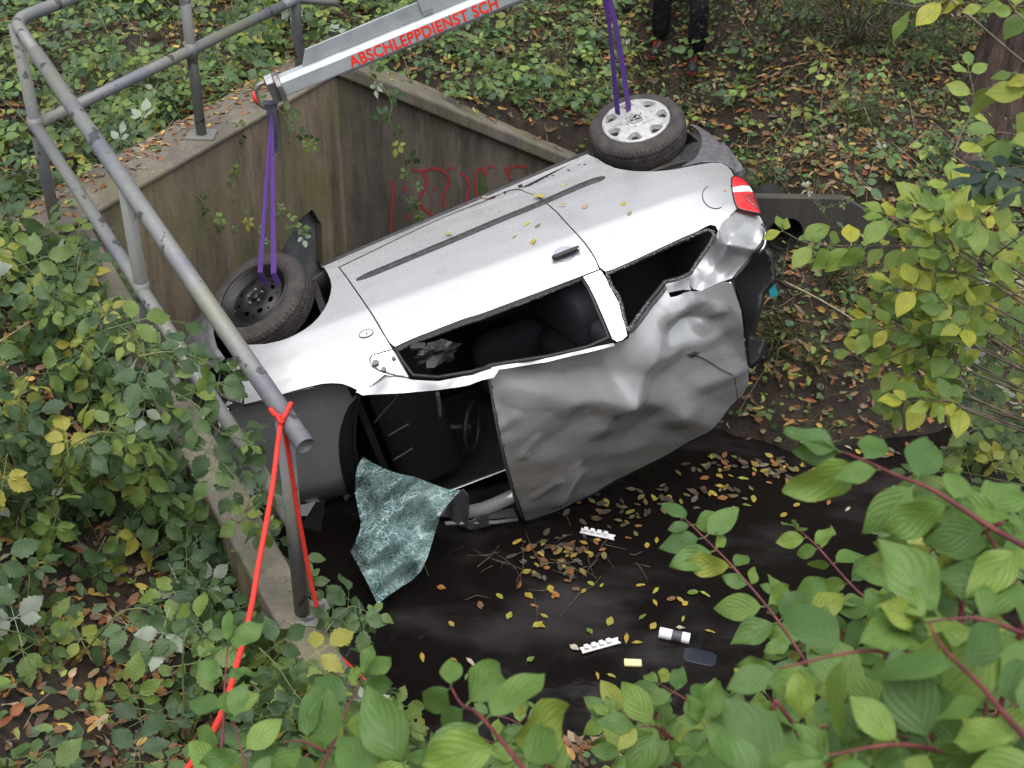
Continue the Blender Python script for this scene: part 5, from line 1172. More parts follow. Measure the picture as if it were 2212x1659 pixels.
# hanging grass tufts on the muddy bank right of the car
for k, (p, yy, N_, Ls) in enumerate((((1770, 880), 7.05, 110, .26), ((1800, 640), 7.75, 260, .32), ((1690, 690), 7.45, 220, .34), ((1850, 740), 7.5, 160, .3), ((1760, 760), 7.3, 120, .3), ((1830, 330), 8.9, 260, .26), ((1660, 330), 8.8, 160, .24))):
    q = toy(p, yy); r_ = np.random.default_rng(50+k); x = q[0]+r_.normal(0, .06, N_); y = yy+r_.normal(0, .05, N_)
    blades('grass_tuft', x, y, r_.uniform(.5, 1.2, N_)*Ls, r_.uniform(.2, 1.5, N_), pick(GC[:4], N_, r_), ('tuft of long thin grass hanging on the muddy bank', 'grass'), r_, .006)
# --- dry twigs and stalks on the banks
r_ = np.random.default_rng(61); parts = []
x, y, z = scatter(r_, 1100, -4.4, 5.2, 1.8, 11.5, lambda x, y: (sdist(x, y) > .12)*np.where(y > 6, .75, .5)); 
for i in range(len(x)):
    L_ = r_.uniform(.12, .55); a = r_.uniform(0, 6.28); p0 = np.array([x[i], y[i], z[i]+.02]); p2 = p0+np.array([math.cos(a)*L_, math.sin(a)*L_, 0]); p2[2] = gz(p2[0], p2[1])+r_.uniform(.02, .22); pm = (p0+p2)/2+np.array([0, 0, r_.uniform(-.02, .08)])+r_.normal(0, .02, 3)
    parts.append(tube([p0, pm, p2], [.0028, .0022, .0012], 4, False))
V, F = merge(parts); tag(mesh('dry_twigs', V, F, MT['straw'], None, True), 'dry straw coloured twigs and stalks lying on the banks', 'twigs', kind='stuff')
# ================================================================ tree and bushes
tb = tog((2150, 250)); tb[2] = gz(tb[0], tb[1])-.1
tree = thing('tree', tb, 'thick reddish brown tree trunk at the upper right edge', 'tree')
n = 28; V = []; F = []; hs_ = np.linspace(0, 6, 26)
for i, h in enumerate(hs_):
    rad = .24+.14*math.exp(-h*2.5)-.018*h
    for j in range(n):
        a = 2*math.pi*j/n; rr = rad*(1+.09*math.sin(7*a+.6*math.sin(h*2))+.05*math.sin(13*a+h*3)+.05*math.exp(-h*3)*math.sin(4*a))
        V.append(tb+np.array([rr*math.cos(a)+.045*h, rr*math.sin(a), h]))
for i in range(len(hs_)-1):
    for j in range(n): F.append([i*n+j, i*n+(j+1) % n, (i+1)*n+(j+1) % n, (i+1)*n+j])
mesh('trunk', V, F, MT['bark'], tree, True, off=tb)
for k in range(5):
    a = k*1.3; h = 3.2+k*.5; p0 = tb+np.array([.045*h, 0, h]); Vt, Ft = tube(smooth_path([p0, p0+np.array([math.cos(a)*.7, math.sin(a)*.7, .5]), p0+np.array([math.cos(a)*1.6, math.sin(a)*1.6, 1.3])], 5), np.linspace(.09, .02, 11), 8); mesh('limb', Vt, Ft, MT['bark'], tree, True, off=tb)
r_ = np.random.default_rng(71); n = 2600; ctr = tb+np.array([.3, .5, 5.6]); pp_ = r_.normal(0, 1, (n, 3)); pp_ = ctr+pp_/np.linalg.norm(pp_, axis=1)[:, None]*(r_.uniform(.3, 1, (n, 1))**.4)*[2.0, 2.0, 1.4]
cr = stuff_leaves('crown', V3-0, UV3, F3, pp_-tb, r_.normal(0, 1, (n, 3)), r_.normal(0, 1, (n, 3)), np.full(n, 2.0), pick(GR, n, r_), MT['cover'], (None, None)); cr.parent = tree
# small stump by the tree
sp = toz((2050, 380), 1.5); sp = toy((2075, 400), 8.5); sp[2] = gz(sp[0], sp[1]); V, F = lathe([(0, .22), (.05, .23), (.085, .2), (.095, .1), (.12, .0), (.15, -.08)], 18, lambda i, j, r, h: (r*(1+.1*math.sin(3*j)), h+.02*math.sin(j*1.7))); o = mesh('tree_stump', V, F, MT['bark'], None, True); o.location = tuple(sp); tag(o, 'small grey broken stump on the bank below the tree', 'stump')
# --- brambles, left thicket along the near wing wall
LN = [10, 10, 10, 9, 6, 4, 3, 2, 10, 4, 4]
LEFT = [(-2.75, 5.3), (-3.1, 4.5), (-2.45, 4.55), (-2.05, 4.05), (-2.6, 3.7), (-1.75, 3.45), (-2.1, 3.05), (-1.45, 2.9), (-2.75, 5.95), (-3.2, 3.3), (-1.25, 3.25)]
LT = ['dense dark bramble at the left edge below the corner of the railing', 'dark bramble thicket at the far left of the picture', 'dark green bramble against the pale coping under the middle post', 'dark bramble hanging over the coping beside the lower rail', 'dense bramble in the middle of the left thicket', 'bramble with pale leaves left of the red rope', 'dark bramble in the lower left with bare canes', 'bramble growing beside the left strand of the red rope', 'light green bramble climbing the corner post of the railing', 'bramble at the lower left edge over brown leaves', 'bramble hanging over the coping at the foot of the roped post']
for k, (x, y) in enumerate(LEFT):
    bramble(x, y, LN[k], .66, LT[k], 'brambles in the left thicket', seed=k, size=1.5, lean=(.25, .05), h=(.3, .95), space=.085)
for k, (x, y, lab) in enumerate([(-3.3, 6.6, 'bramble behind the headwall left of the corner post'), (-2.55, 7.1, 'bramble behind the headwall between the two left posts'), (-3.5, 7.8, 'bramble on the upper left bank under the top rail'), (-2.4, 8.0, 'bramble behind the middle of the headwall railing'), (-1.75, 8.9, 'bramble beside the last railing post'), (-3.0, 9.2, 'bramble in the top left corner of the bank'), (-1.0, 9.6, 'bramble behind the crane boom'), (-2.2, 10.2, 'bramble at the top edge behind the railing'), (-3.9, 10.0, 'farthest bramble at the top left')]):
    bramble(x, y, 7, .62, lab, 'brambles on the upper left bank', seed=40+k, size=1.25, h=(.2, .6))
for k, (x, y, lab) in enumerate([(-.1, 9.4, 'bramble on the slope right of the boom lettering'), (.45, 10.0, 'bramble left of the purple strap on the far bank'), (.55, 9.05, 'grey green bramble left of the hubcap wheel'), (2.1, 10.2, 'bramble right of the standing person'), (1.75, 8.4, 'low bramble between the bumper and the drain block'), (2.9, 8.6, 'bramble on the bank above the drain block'), (3.1, 9.7, 'bramble in front of the tree trunk')]):
    bramble(x, y, 5, .45, lab, 'brambles on the far bank', seed=60+k, size=.95, h=(.1, .4), space=.09)
# brambles rooted right behind the near coping and arching over it
for k, (u, lab) in enumerate([(.10, 'bramble arching over the top end of the pale coping'), (.28, 'bramble spilling over the coping between the first two posts'), (.46, 'grey green bramble covering the coping under the middle rail'), (.64, 'bramble sticking out in front of the headlight'), (.78, 'bramble covering the coping left of the roped post'), (1.15, 'bramble over the foot plate of the roped post')]):
    q = N0+ndir*u-nn*.24; bramble(q[0], q[1], 10, .5, lab, 'brambles along the near coping', seed=120+k, size=1.4, lean=(.6, .35), h=(.45, 1.0), space=.06)
# hanging sprays on the concrete
def spray(lab, name, px, ts, leaves, size, space, stem, grp=None, opp=False, r0=.004, cat='bramble', seed=0, face=FACE, droop=.3, jit=.35):
    pts = [tot(p, t) for p, t in zip(px, np.broadcast_to(ts, (len(px),)) if np.ndim(ts) == 0 else np.interp(np.linspace(0, 1, len(px)), np.linspace(0, 1, len(ts)), ts))]
    o = thing(name, pts[0], lab, cat, grp); shoot(o, pts[0], pts, leaves, size, space, MT[stem], r0, opp, random.Random(seed), True, droop, .9, face, jit); return o
fW = np.array([.3, -1, .6])
dH = float(np.linalg.norm(toz((729, 160), HWZ)-CAMP))
spray('bramble spray hanging in front of the graffiti wall', 'bramble_spray', T('W', [(430, 400), (560, 470), (660, 600), (650, 720), (720, 850), (790, 1100), (820, 1260)]), [dH-.1, dH-.15, dH+.0], LB, .9, .10, 'stem_green', 'sprays hanging on the concrete', seed=1, face=fW)
spray('leafy bramble hanging over the headwall beside the purple strap', 'bramble_spray', T('L', [(1500, 600), (1640, 640), (1700, 720), (1780, 800), (1830, 830)]), dH-.55, LB, .95, .07, 'stem_green', 'sprays hanging on the concrete', seed=2, face=fW)
spray('thin bramble shoot trailing down the headwall left of the front wheel', 'bramble_spray', T('L', [(900, 950), (1040, 1050), (1130, 1130), (1210, 1200), (1300, 1320), (1370, 1350)]), dH-.95, LB, .55, .07, 'stem_green', 'sprays hanging on the concrete', seed=3, face=fW)
spray('withered bramble shoots hanging down the headwall behind the strap', 'bramble_spray', T('L', [(1380, 760), (1390, 880), (1360, 1000), (1400, 1150), (1500, 1330), (1560, 1420)]), dH-.75, LB, .6, .08, 'stem_brown', 'sprays hanging on the concrete', seed=4, face=fW)
spray('small bramble shoot in front of the pointed gate', 'bramble_spray', T('L', [(1640, 1200), (1690, 1290), (1740, 1350), (1790, 1380)]), dH-.7, LB, .7, .05, 'stem_brown', 'sprays hanging on the concrete', seed=5, face=fW)
spray('light bramble shoots beside the post bottom on the headwall', 'bramble_spray', T('L', [(1250, 860), (1290, 820), (1350, 800), (1400, 770)]), dH-.75, LB, .75, .05, 'stem_brown', 'sprays hanging on the concrete', seed=6, face=fW)
spray('ivy strand creeping over the drain block', 'ivy_strand', T('G', [(470, 140), (540, 190), (570, 260), (650, 280), (740, 230)]), 8.35, LB, .5, .06, 'stem_green', None, cat='ivy', seed=7)
# --- dogwood bushes
def dogwood(lab, base_px, tb_, shoots, leaves, size, space, stem, grp, seed, fill=(), name='dogwood_bush', face=FACE, opp=True, r0=.0035, jit=.33, cat='bush'):
    b = tot(base_px, tb_) if tb_ else np.array([*base_px, 0.]); b[2] = gz(b[0], b[1]); rs = random.Random(seed); rq = random.Random(seed+500); o = thing(name, b, lab, cat, grp)
    def stalk(e):
        m_ = (b+e)/2+np.array([rq.gauss(0, .05), rq.gauss(0, .05), .10*np.linalg.norm(e-b)]); V, F = tube(smooth_path([b, m_, e], 6), np.linspace(r0*1.8, r0*.85, 13), 6); mesh('stem', V, F, MT[stem], o, True, off=b)
    for px, ts in shoots:
        stalk(tot(px[0], ts[0]))
        ts = np.interp(np.linspace(0, 1, len(px)), np.linspace(0, 1, len(ts)), ts); shoot(o, b, [tot(p, t) for p, t in zip(px, ts)], leaves, size, space, MT[stem], r0, opp, rs, True, .12, .9, face, jit)
    for (x0, y0, x1, y1), (t0, t1), cnt, ln in fill:
        for _ in range(cnt):
            p = np.array([rs.uniform(x0, x1), rs.uniform(y0, y1)]); t = rs.uniform(t0, t1); a = tot(p, t); dv = np.array([rs.gauss(-.35, .5), rs.gauss(-.05, .45), rs.gauss(.2, .35)]); dv /= np.linalg.norm(dv); q = a+dv*ln*rs.uniform(.6, 1.2)
            if rq.random() < .6: stalk(a)
            shoot(o, b, [a, (a+q)/2+Z3*.015, q], leaves, size, space, MT[stem], r0*.8, opp, rs, True, .12, .9, face, jit, .0)
    return o
G_ = 'dogwood bushes in the foreground'
dogwood('large dogwood leaves closest to the camera at the lower right', (2300, 1700), 1.4, [
    (T('F', [(1800, 1700), (1580, 1470), (1430, 1290), (1260, 1120), (1190, 1000)]), (1.15, 1.3)), (T('F', [(1700, 1100), (1540, 740), (1450, 590), (1340, 360)]), (1.45, 1.6)),
    (T('F', [(1700, 700), (1450, 560), (1220, 410), (1050, 340), (930, 285), (810, 235)]), (1.45, 1.6))], LD, .98, .045, 'stem_red', G_, 3, fill=[((2000, 1350, 2230, 1680), (1.25, 1.7), 7, .15), ((1780, 1600, 2200, 1720), (1.3, 1.8), 6, .15), ((2060, 1120, 2230, 1400), (1.5, 2.0), 5, .14)])
dogwood('dogwood with red twigs reaching over the water at the lower right', (2000, 1750), 2.5, [
    (T('F', [(760, 1350), (620, 1150), (480, 950), (300, 740), (200, 640), (100, 540)]), (2.3, 2.45)), (T('F', [(1000, 950), (870, 860), (690, 660), (600, 580)]), (2.5, 2.7)),
    (T('F', [(1350, 1080), (1240, 930), (1150, 820), (1070, 700)]), (2.1, 2.3)), (T('F', [(900, 1250), (740, 1060), (660, 1000), (530, 880)]), (2.3, 2.4)), (T('F', [(500, 1350), (620, 1490), (740, 1470), (840, 1450)]), (1.9, 2.0))],
    LD, .9, .046, 'stem_red', G_, 4, fill=[((1790, 1330, 2080, 1520), (2.2, 2.8), 9, .14), ((1950, 1200, 2130, 1300), (2.3, 2.9), 4, .13), ((1680, 1560, 2050, 1700), (1.9, 2.5), 9, .13)])
dogwood('dogwood leaves at the bottom centre in front of the water', (1400, 1800), 2.3, [(T('F', [(400, 1600), (240, 1440), (100, 1350), (-20, 1280)]), (2.1, 2.3))], LD, .88, .046, 'stem_red', G_, 5, fill=[((1380, 1590, 1700, 1700), (2.1, 2.8), 9, .12), ((1130, 1580, 1330, 1700), (2.4, 3.0), 7, .12), ((1420, 1530, 1600, 1600), (2.6, 3.0), 3, .09)])
dogwood('blurred dogwood twig with big leaves at the bottom centre', (1150, 1800), 1.5, [(T('Q', [(1000, 1700), (880, 1550), (790, 1440), (690, 1330), (600, 1280), (540, 1180)]), (1.4, 1.6))], LD, 1.15, .05, 'stem_red', G_, 6, fill=[((900, 1640, 1080, 1720), (1.4, 1.7), 2, .10)])
dogwood('dogwood leaves in front of the red rope at the bottom left', (480, 1800), 2.4, [(T('N', [(1290, 1760), (1320, 1450), (1330, 1200), (1350, 920)]), (2.2, 2.35)), (T('N', [(1850, 1760), (1980, 1500), (2060, 1300), (2140, 1120)]), (2.2, 2.35))], LD, 1.0, .055, 'stem_red', G_, 7, fill=[((500, 1590, 720, 1720), (2.1, 2.6), 6, .12), ((720, 1640, 900, 1720), (2.2, 2.7), 4, .11)])
G2 = 'yellowing bushes on the right'
dogwood('yellow green bush reaching across the bank right of the car', (3.5, 3.5), 0, [
    (T('G', [(1900, 560), (1700, 520), (1300, 520), (1000, 510), (800, 510), (530, 495), (370, 420)]), (4.0, 4.3)), (T('G', [(1800, 700), (1650, 720), (1300, 770), (1000, 770), (880, 850)]), (4.1, 4.3)), (T('G', [(1800, 360), (1500, 400), (1200, 420), (980, 320)]), (4.2, 4.4)),
    (T('G', [(1480, 1400), (1390, 1200), (1385, 1080), (1380, 930)]), (4.0, 4.2)), (T('G', [(1200, 1290), (1060, 1240), (900, 1210), (780, 1150)]), (4.1, 4.2)), (T('G', [(1600, 1130), (1460, 1100), (1250, 1050), (980, 1080)]), (4.1, 4.2)), (T('G', [(1500, 960), (1350, 950), (1180, 960), (1090, 900)]), (4.0, 4.2))],
    LY, 1.15, .06, 'stem_brown', G2, 8, fill=[((1930, 470, 2220, 620), (3.9, 4.6), 15, .2), ((1960, 620, 2200, 760), (3.9, 4.6), 12, .2), ((1990, 760, 2120, 900), (4.0, 4.5), 7, .16)])
dogwood('pale green leaves overhanging from the upper right corner', (3.3, 2.8), 0, [
    (T('T', [(1800, 70), (1600, 60), (1480, 60), (1300, 55), (1150, 20)]), (3.2, 3.4)), (T('T', [(1000, -20), (860, 20), (720, 60), (560, 40), (430, 20)]), (3.4, 3.5)), (T('T', [(1800, 720), (1650, 700), (1540, 690)]), (3.3, 3.4)), (T('T', [(1800, 850), (1640, 800), (1560, 790), (1400, 830)]), (3.3, 3.5)),
    (T('T', [(1900, 1250), (1750, 1200), (1620, 1250), (1480, 1300)]), (3.3, 3.4)), (T('T', [(1040, 1430), (1130, 1200), (1230, 1000), (1230, 850), (1180, 620)]), (4.4, 4.6))],
    LY, 1.05, .075, 'stem_brown', G2, 9, fill=[((2190, -10, 2230, 100), (3.1, 3.5), 2, .16), ((2190, 260, 2230, 420), (3.2, 3.6), 3, .16)])
dogwood('dark blue green compound leaves at the right edge', (3.4, 3.0), 0, [(T('T', [(1850, 1560), (1700, 1540), (1560, 1520), (1440, 1540)]), (3.3, 3.4))], LE, .95, .06, 'stem_green', None, 10, name='elder_spray', opp=True, cat='bush')
spray('small dark green shoot beside the stream at the right', 'elder_spray', T('G', [(1500, 1420), (1400, 1400), (1290, 1470), (1220, 1530)]), 4.3, LE, .5, .05, 'stem_green', None, cat='bush', seed=12)
dogwood('dark hedge of leafy twigs at the right edge above the water', (3.9, 3.9), 0, [], LB, .9, .07, 'stem_green', G2, 13, fill=[((2100, 640, 2220, 900), (4.9, 5.5), 12, .25), ((2120, 930, 2220, 1080), (4.3, 4.9), 7, .22)], name='bramble_bush', opp=False, cat='bramble')
for k, (p, t, lab) in enumerate([((900, 1640), 3.2, 'bramble with pale undersides at the bottom beside the rope'), ((1250, 1640), 3.4, 'dark bramble at the bottom behind the blurred twig'), ((1600, 1640), 3.0, 'dark bramble leaves among the dogwood at the bottom'), ((1780, 1560), 3.2, 'dark bramble under the large dogwood leaves at the lower right'), ((1420, 1600), 3.3, 'bramble behind the dogwood at the bottom centre'), ((2000, 1500), 2.9, 'dark bramble deep in the lower right bush'), ((1050, 1650), 3.3, 'bramble under the blurred twig at the bottom')]):
    q = tot(p, t); bramble(q[0], q[1], 5, .4, lab, 'brambles at the bottom edge', seed=90+k, size=.95, h=(.3, .7))
# sprays lying across the near coping
for k, (px, lab) in enumerate([([(300, 770), (360, 760), (420, 770), (480, 800)], 'bramble spray crossing the lower rail above the headlight'), ([(200, 640), (240, 690), (290, 730), (330, 800)], 'bramble spray lying along the top of the coping'), ([(380, 850), (430, 880), (470, 930), (520, 950)], 'bramble spray in front of the headlight and lower rail'), ([(430, 960), (480, 1000), (530, 1060), (560, 1120)], 'bramble spray between the lower rail and the coping edge'), ([(500, 1120), (560, 1150), (610, 1200), (660, 1240)], 'bramble spray behind the red rope at mid height'), ([(560, 1270), (620, 1280), (680, 1290), (740, 1330)], 'bramble spray round the bottom of the roped post'), ([(700, 1370), (730, 1330), (760, 1310), (790, 1320)], 'small pale bramble shoot hanging over the water by the rope'), ([(640, 1420), (700, 1450), (760, 1500), (800, 1560)], 'bramble spray over the lower end of the coping'), ([(560, 1400), (600, 1440), (640, 1500), (700, 1560)], 'pale bramble spray between the two rope strands')]):
    spray(lab, 'bramble_spray', px, [5.05, 5.05, 5.05, 5.05, 5.75, 5.75, 5.3, 4.8, 4.7][k], LB, 1.35, .06, 'stem_green', 'sprays over the near coping', seed=30+k, face=np.array([.1, -.6, 1.]))
# unseen trees added beyond the far bank to darken reflections in the water
for k, (x, y, h) in enumerate(((-3.5, 15.5, 9.), (.2, 16.5, 10.), (3.6, 15.2, 9.5), (7., 16, 9.))):
    b = np.array([x, y, gz(x, y)]); o = thing('tree', b, ['leafy tree beyond the upper left corner of the view', 'leafy tree straight beyond the top edge of the view', 'leafy tree beyond the top edge right of the person', 'leafy tree beyond the upper right corner of the view'][k], 'tree', 'trees beyond the far bank')
    V, F = tube([b, b+Z3*2, b+Z3*h*.75], [.28, .2, .08], 12); mesh('trunk', V, F, MT['bark'], o, True, off=b)
    r_ = np.random.default_rng(200+k); n = 3000; u = r_.normal(0, 1, (n, 3)); u = u/np.linalg.norm(u, axis=1)[:, None]*(r_.uniform(.2, 1, (n, 1))**.45)*[2.3, 1.8, h*.40]
    c_ = stuff_leaves('crown', V3, UV3, F3, u+np.array([0, 0, h*.62]), r_.normal(0, 1, (n, 3)), r_.normal(0, 1, (n, 3)), r_.uniform(4, 8, n), pick(GR, n, r_), MT['cover'], (None, None)); c_.parent = o; c_.location = (0, 0, 0)
# leaves lying on top of the concrete
r_ = np.random.default_rng(77); Q = []
for i in range(260): Q.append(on_head(r_.uniform(-.3, hwL), HWZ+.036, -r_.beta(3, 1.2)*.36))
for i in range(50): Q.append(H1+(WE-H1)*r_.uniform(0, 1)-wn*r_.uniform(.02, .3)+Z3*.10)
Q = np.array(Q); n = len(Q); a = r_.uniform(0, 6.28, n); stuff_leaves('leaf_litter', V0, UV0, F0, Q, np.c_[np.cos(a), np.sin(a), np.zeros(n)], np.array([0, 0, 1])+r_.normal(0, .2, (n, 3)), r_.uniform(.6, 1.4, n), pick(BR, n, r_), MT['dead'], ('fallen leaves lying on top of the culvert walls', 'leaf litter'))
# evergreen shrub, top right background
k_ = toz((1850, 60), 2.0); sb = np.array([k_[0], k_[1], gz(k_[0], k_[1])]); shr = thing('shrub', sb, 'dark fine needled shrub in the background left of the tree', 'shrub')
r_ = np.random.default_rng(81); parts = []
for i in range(26):
    a = r_.uniform(0, 6.28); e = sb+np.array([math.cos(a)*r_.uniform(.3, .9), math.sin(a)*r_.uniform(.2, .6), r_.uniform(.3, 1.1)]); parts.append(tube([sb, (sb+e)/2+Z3*.1, e], [.012, .007, .002], 5, False))
V, F = merge(parts); mesh('branches', V, F, MT['stem_brown'], shr, True, off=sb)
n = 9000; pp_ = sb+np.array([0, 0, .42])+r_.normal(0, 1, (n, 3))*[.55, .35, .28]; Vn, Fn, UVn = leaflet(.045, .007, .9, .9, 0, 0, .1, -.1, 0, 2, 1, 1)
cr = stuff_leaves('foliage', Vn, UVn, Fn, pp_-sb, r_.normal(0, 1, (n, 3)), r_.normal(0, 1, (n, 3)), r_.uniform(.7, 1.5, n), pick(np.array([(.02, .032, .018), (.03, .04, .022), (.05, .045, .03)]), n, r_), MT['grass'], (None, None)); cr.parent = shr
# ================================================================ single fallen leaves
CL = [((1160, 500), 'W', 'pale narrow leaf on the car door near the front'), ((1025, 1382), 'W', 'thin pale leaf lying across the black moulding'), ((1240, 1172), 'W', 'small yellow leaf on the sill seam of the car'), ((1330, 1142), 'W', 'long yellow leaf on the sill beside the door corner'), ((1575, 1160), 'W', 'bright yellow leaf stuck above the black moulding'), ((1400, 1385), 'W', 'small round orange leaf on the car door'), ((1480, 1310), 'W', 'dark curled leaf on the car door'), ((1545, 1318), 'W', 'small green leaf beside the dark curled leaf'), ((1520, 1410), 'W', 'long pale yellow leaf on the car door'),
      ((1700, 1210), 'W', 'pale green leaf behind the door seam'), ((1830, 1212), 'W', 'narrow green leaf on the rear quarter'), ((2055, 1195), 'W', 'thin grey leaf on the rear quarter'), ((2085, 1245), 'W', 'round pale pink leaf on the rear quarter'), ((1700, 1083), 'W', 'small pale leaf near the rear wheel arch'), ((1465, 182), 'D', 'small yellow leaf at the edge of the fuel flap')]
rs = random.Random(3)
for p, reg, lab in CL[1:]:
    q = side(np.array([T(reg, [p])[0]]), .012 if 'moulding' not in lab else .024)[0]; n_ = np.array([0, -1, .0]); a = rs.uniform(-.6, .6); o = bpy.data.objects.new('fallen_leaf', rs.choice(LF)); COL.objects.link(o)
    dw = RC @ np.array([math.cos(a), 0, math.sin(a)]); nw = RC @ n_+np.array([rs.gauss(0, .2) for _ in range(3)]); o.matrix_world = basis(dw, nw, 1.15 if 'long' in lab or 'bright' in lab else .75, cworld(q)); tag(o, lab, 'leaf', 'fallen leaves on the car')
q = cRw+np.array([0, 0, 0]); o = bpy.data.objects.new('fallen_leaf', LF[0]); COL.objects.link(o); q = toy((1311, 300), cRw[1]-.06); o.matrix_world = basis((1, .1, -.1), (-.1, -.5, .9), 1., q); tag(o, 'yellow leaf lying on the tyre beside the hubcap', 'leaf', 'fallen leaves on the car')
WL = T('Q', [(1005, 690), (875, 780), (1118, 770), (1048, 803), (1020, 828), (935, 598), (975, 615), (1125, 570), (1140, 658), (1310, 600), (1392, 575), (1420, 590), (1185, 648), (955, 507), (1130, 470), (1215, 410), (1310, 340), (1565, 292), (1755, 330), (1705, 320), (1630, 580), (1770, 585), (1875, 648), (1945, 672), (2010, 612), (1760, 700), (1470, 820), (1345, 825), (1720, 840), (1865, 825), (2040, 840), (1680, 915), (535, 1005), (628, 1003), (362, 970), (637, 1092), (985, 1030), (1400, 1085), (1460, 1100), (1580, 855), (1650, 780), (1240, 925), (560, 820), (450, 580), (720, 720), (850, 655)])+T('F', [(330, 350), (235, 330), (350, 470), (545, 425), (565, 355), (490, 375), (330, 515), (555, 507), (615, 465), (735, 475), (840, 480), (420, 325), (520, 320), (55, 885), (160, 860), (90, 970), (690, 350), (720, 340), (660, 400), (700, 410), (725, 430), (680, 440), (910, 205), (850, 225), (990, 235)])
WC = {'lime yellow': (.30, .29, .04), 'yellow': (.36, .27, .04), 'orange': (.32, .13, .03), 'brown': (.16, .085, .045), 'pale': (.45, .40, .30), 'green': (.12, .19, .03)}
WM = {}
for cn, c in WC.items():
    mt_ = leaf_mat('floating_leaf_'+cn.replace(' ', '_'), [(0, tuple(x*.8 for x in c)), (1, c)], 9, 1.6, tuple(x*.6 for x in c), veinamt=.3, gloss=.5, trans=.05, spot=.4)
    for i, sn in enumerate(('narrow', 'rounded')): WM[cn, sn] = leafdata('floating_leaf', *leaflet(.055, (.021, .034)[i], .8, .85, 0, 0, .2, (-.1, .06)[i], .06, 8, .6, 80+i, .006), mt_)
rs = random.Random(8)
for p in WL:
    q = toz(p, .006+rs.random()*.006); a = rs.uniform(0, 6.28); cn, sn = rs.choice(list(WC)+['lime yellow', 'yellow']), rs.choice(('narrow', 'rounded'))
    zone = min([((830, 1300), 'beside the tip of the broken windscreen'), ((1180, 1210), 'in the leaf raft under the roof'), ((1290, 1160), 'beside the upper plastic strip'), ((1300, 1400), 'beside the lower plastic strip'), ((1457, 1372), 'beside the fallen cup'), ((1120, 1330), 'in open water below the raft'), ((1400, 1270), 'in the middle of the open water'), ((1600, 1080), 'near the rear edge of the roof'), ((1740, 1050), 'in the pale cluster right of the roof'), ((1880, 970), 'along the far bank on the right'), ((1000, 1450), 'along the near bank'), ((1520, 1200), 'behind the red twig')], key=lambda z: (z[0][0]-p[0])**2+(z[0][1]-p[1])**2)[1]
    o = bpy.data.objects.new('floating_leaf', WM[cn, sn]); COL.objects.link(o); o.matrix_world = basis((math.cos(a), math.sin(a), 0), (rs.gauss(0, .12), rs.gauss(0, .12), 1), rs.uniform(.75, 1.35), q); tag(o, f'{cn} {sn} leaf floating {zone}', 'leaf', 'leaves floating on the water')
dup = {}
for o in [o for o in COL.objects if o.name.startswith('floating_leaf')]: dup.setdefault(o['label'], []).append(o)
for lab, L_ in dup.items():
    if len(L_) > 1:
        for i, o in enumerate(sorted(L_, key=lambda o: o.matrix_world[0][3])): o['label'] = lab+', '+(['left one', 'right one'][i] if len(L_) == 2 else ['leftmost', 'second from left', 'third from left', 'fourth from left', 'fifth from left'][min(i, 4)])
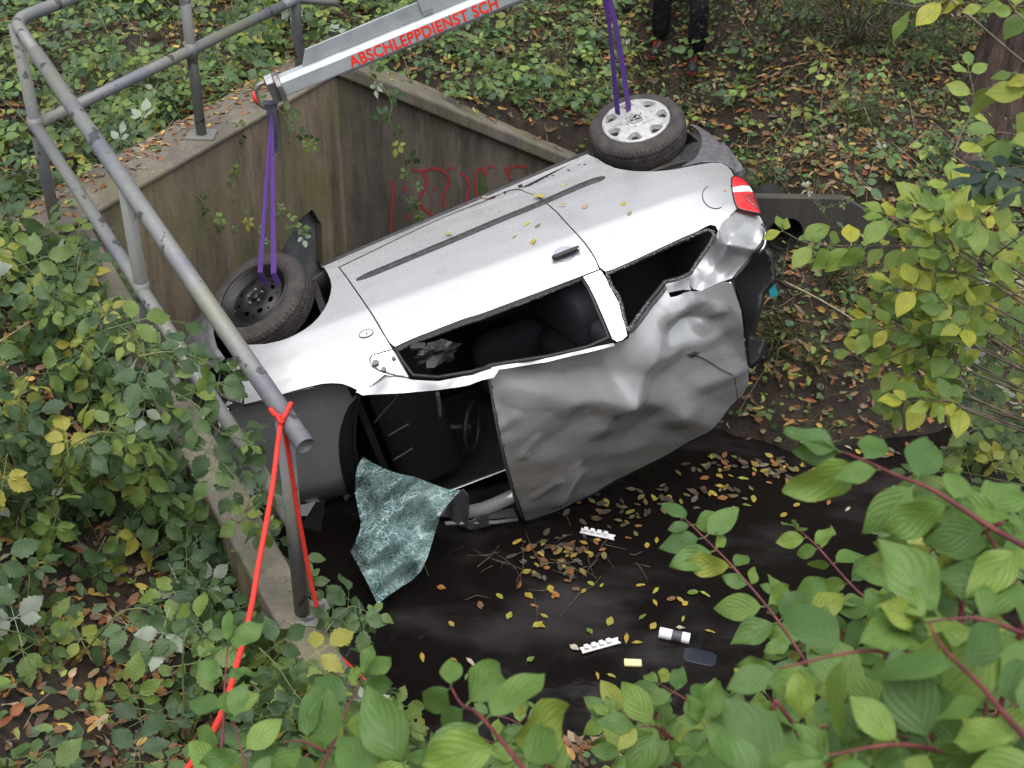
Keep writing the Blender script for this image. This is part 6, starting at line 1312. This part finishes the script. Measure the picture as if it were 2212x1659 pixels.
# raft of leaves and twigs washed against the car, and leaves lying along the far edge
r_ = np.random.default_rng(91); px = []
for c, s, n in (((1210, 1180), (55, 18), 42), ((1180, 1225), (40, 18), 30), ((1480, 1070), (70, 16), 40), ((1330, 1105), (80, 18), 36), ((1640, 1005), (100, 9), 60), ((1900, 972), (150, 8), 70), ((1740, 1045), (25, 14), 22)):
    px += [tuple(p) for p in r_.normal(c, s, (n, 2))]
P = np.array([toz(p, .008+.02*r_.random()) for p in px]); P = P[(sdist(P[:, 0], P[:, 1]) < 0)]; n = len(P); a = r_.uniform(0, 6.28, n)
stuff_leaves('leaf_raft', Vr, UVr, Fr, P, np.c_[np.cos(a), np.sin(a), np.zeros(n)], np.array([0, 0, 1.])+r_.normal(0, .14, (n, 3)), r_.uniform(.7, 1.5, n), pick(np.array([(.26, .20, .04), (.15, .13, .05), (.08, .055, .04), (.22, .09, .03), (.12, .11, .085), (.34, .26, .04), (.05, .04, .03), (.07, .06, .045)]), n, r_), MT['dead'], ('raft of yellow and brown leaves on the water under the car', 'leaf raft'))
parts = []
for i in range(40):
    c = toz((r_.normal(1200, 110), r_.normal(1210, 45)), .015); a = r_.uniform(0, 6.28); L_ = r_.uniform(.08, .3); e = c+np.array([math.cos(a)*L_, math.sin(a)*L_, r_.uniform(0, .04)]); parts.append(tube([c, (c+e)/2+r_.normal(0, .012, 3), e], [.003, .0024, .001], 4, False))
V, F = merge(parts); tag(mesh('floating_twigs', V, F, MT['stem_brown'], None, True), 'dark twigs tangled in the floating leaves below the car', 'twigs', kind='stuff')
# long pale stick reaching down the right bank, and hanging mud and roots under the car
st_ = smooth_path([tot(p, t) for p, t in zip(T('G', [(380, 720), (560, 810), (700, 890), (820, 960), (1000, 1010)]), (7.6, 7.3, 7.0, 6.8, 6.7))], 4); V, F = tube(st_, np.linspace(.006, .003, len(st_)), 6); o = mesh('stick', V, F, MT['straw'], None, True, off=st_[0]); o.location = tuple(st_[0]); tag(o, 'long pale stick leaning down the bank behind the car', 'stick')
V, F = tube(smooth_path([toy(p, y_) for p, y_ in zip(T('G', [(320, 700), (380, 740), (450, 765), (530, 740)]), (7.3, 7.35, 7.4, 7.5))], 4), .012, 8); o = mesh('hose', V, F, MT['black'], None, True, off=toy((1672, 600), 7.3)); o.location = tuple(toy((1672, 600), 7.3)); tag(o, 'short black hose on the bank beside the tailgate', 'hose')
q = toy(T('G', [(310, 760)])[0], 7.25); V, F = ribbon([q+np.array([-.02, 0, .05]), q, q+np.array([.02, -.01, -.06])], .05, (0, -1, .3), .003); o = mesh('plastic_scrap', V, F, plain('turquoise_plastic', (.02, .25, .3), .4), None, off=q); o.location = tuple(q); tag(o, 'small turquoise plastic scrap beside the tailgate', 'scrap')
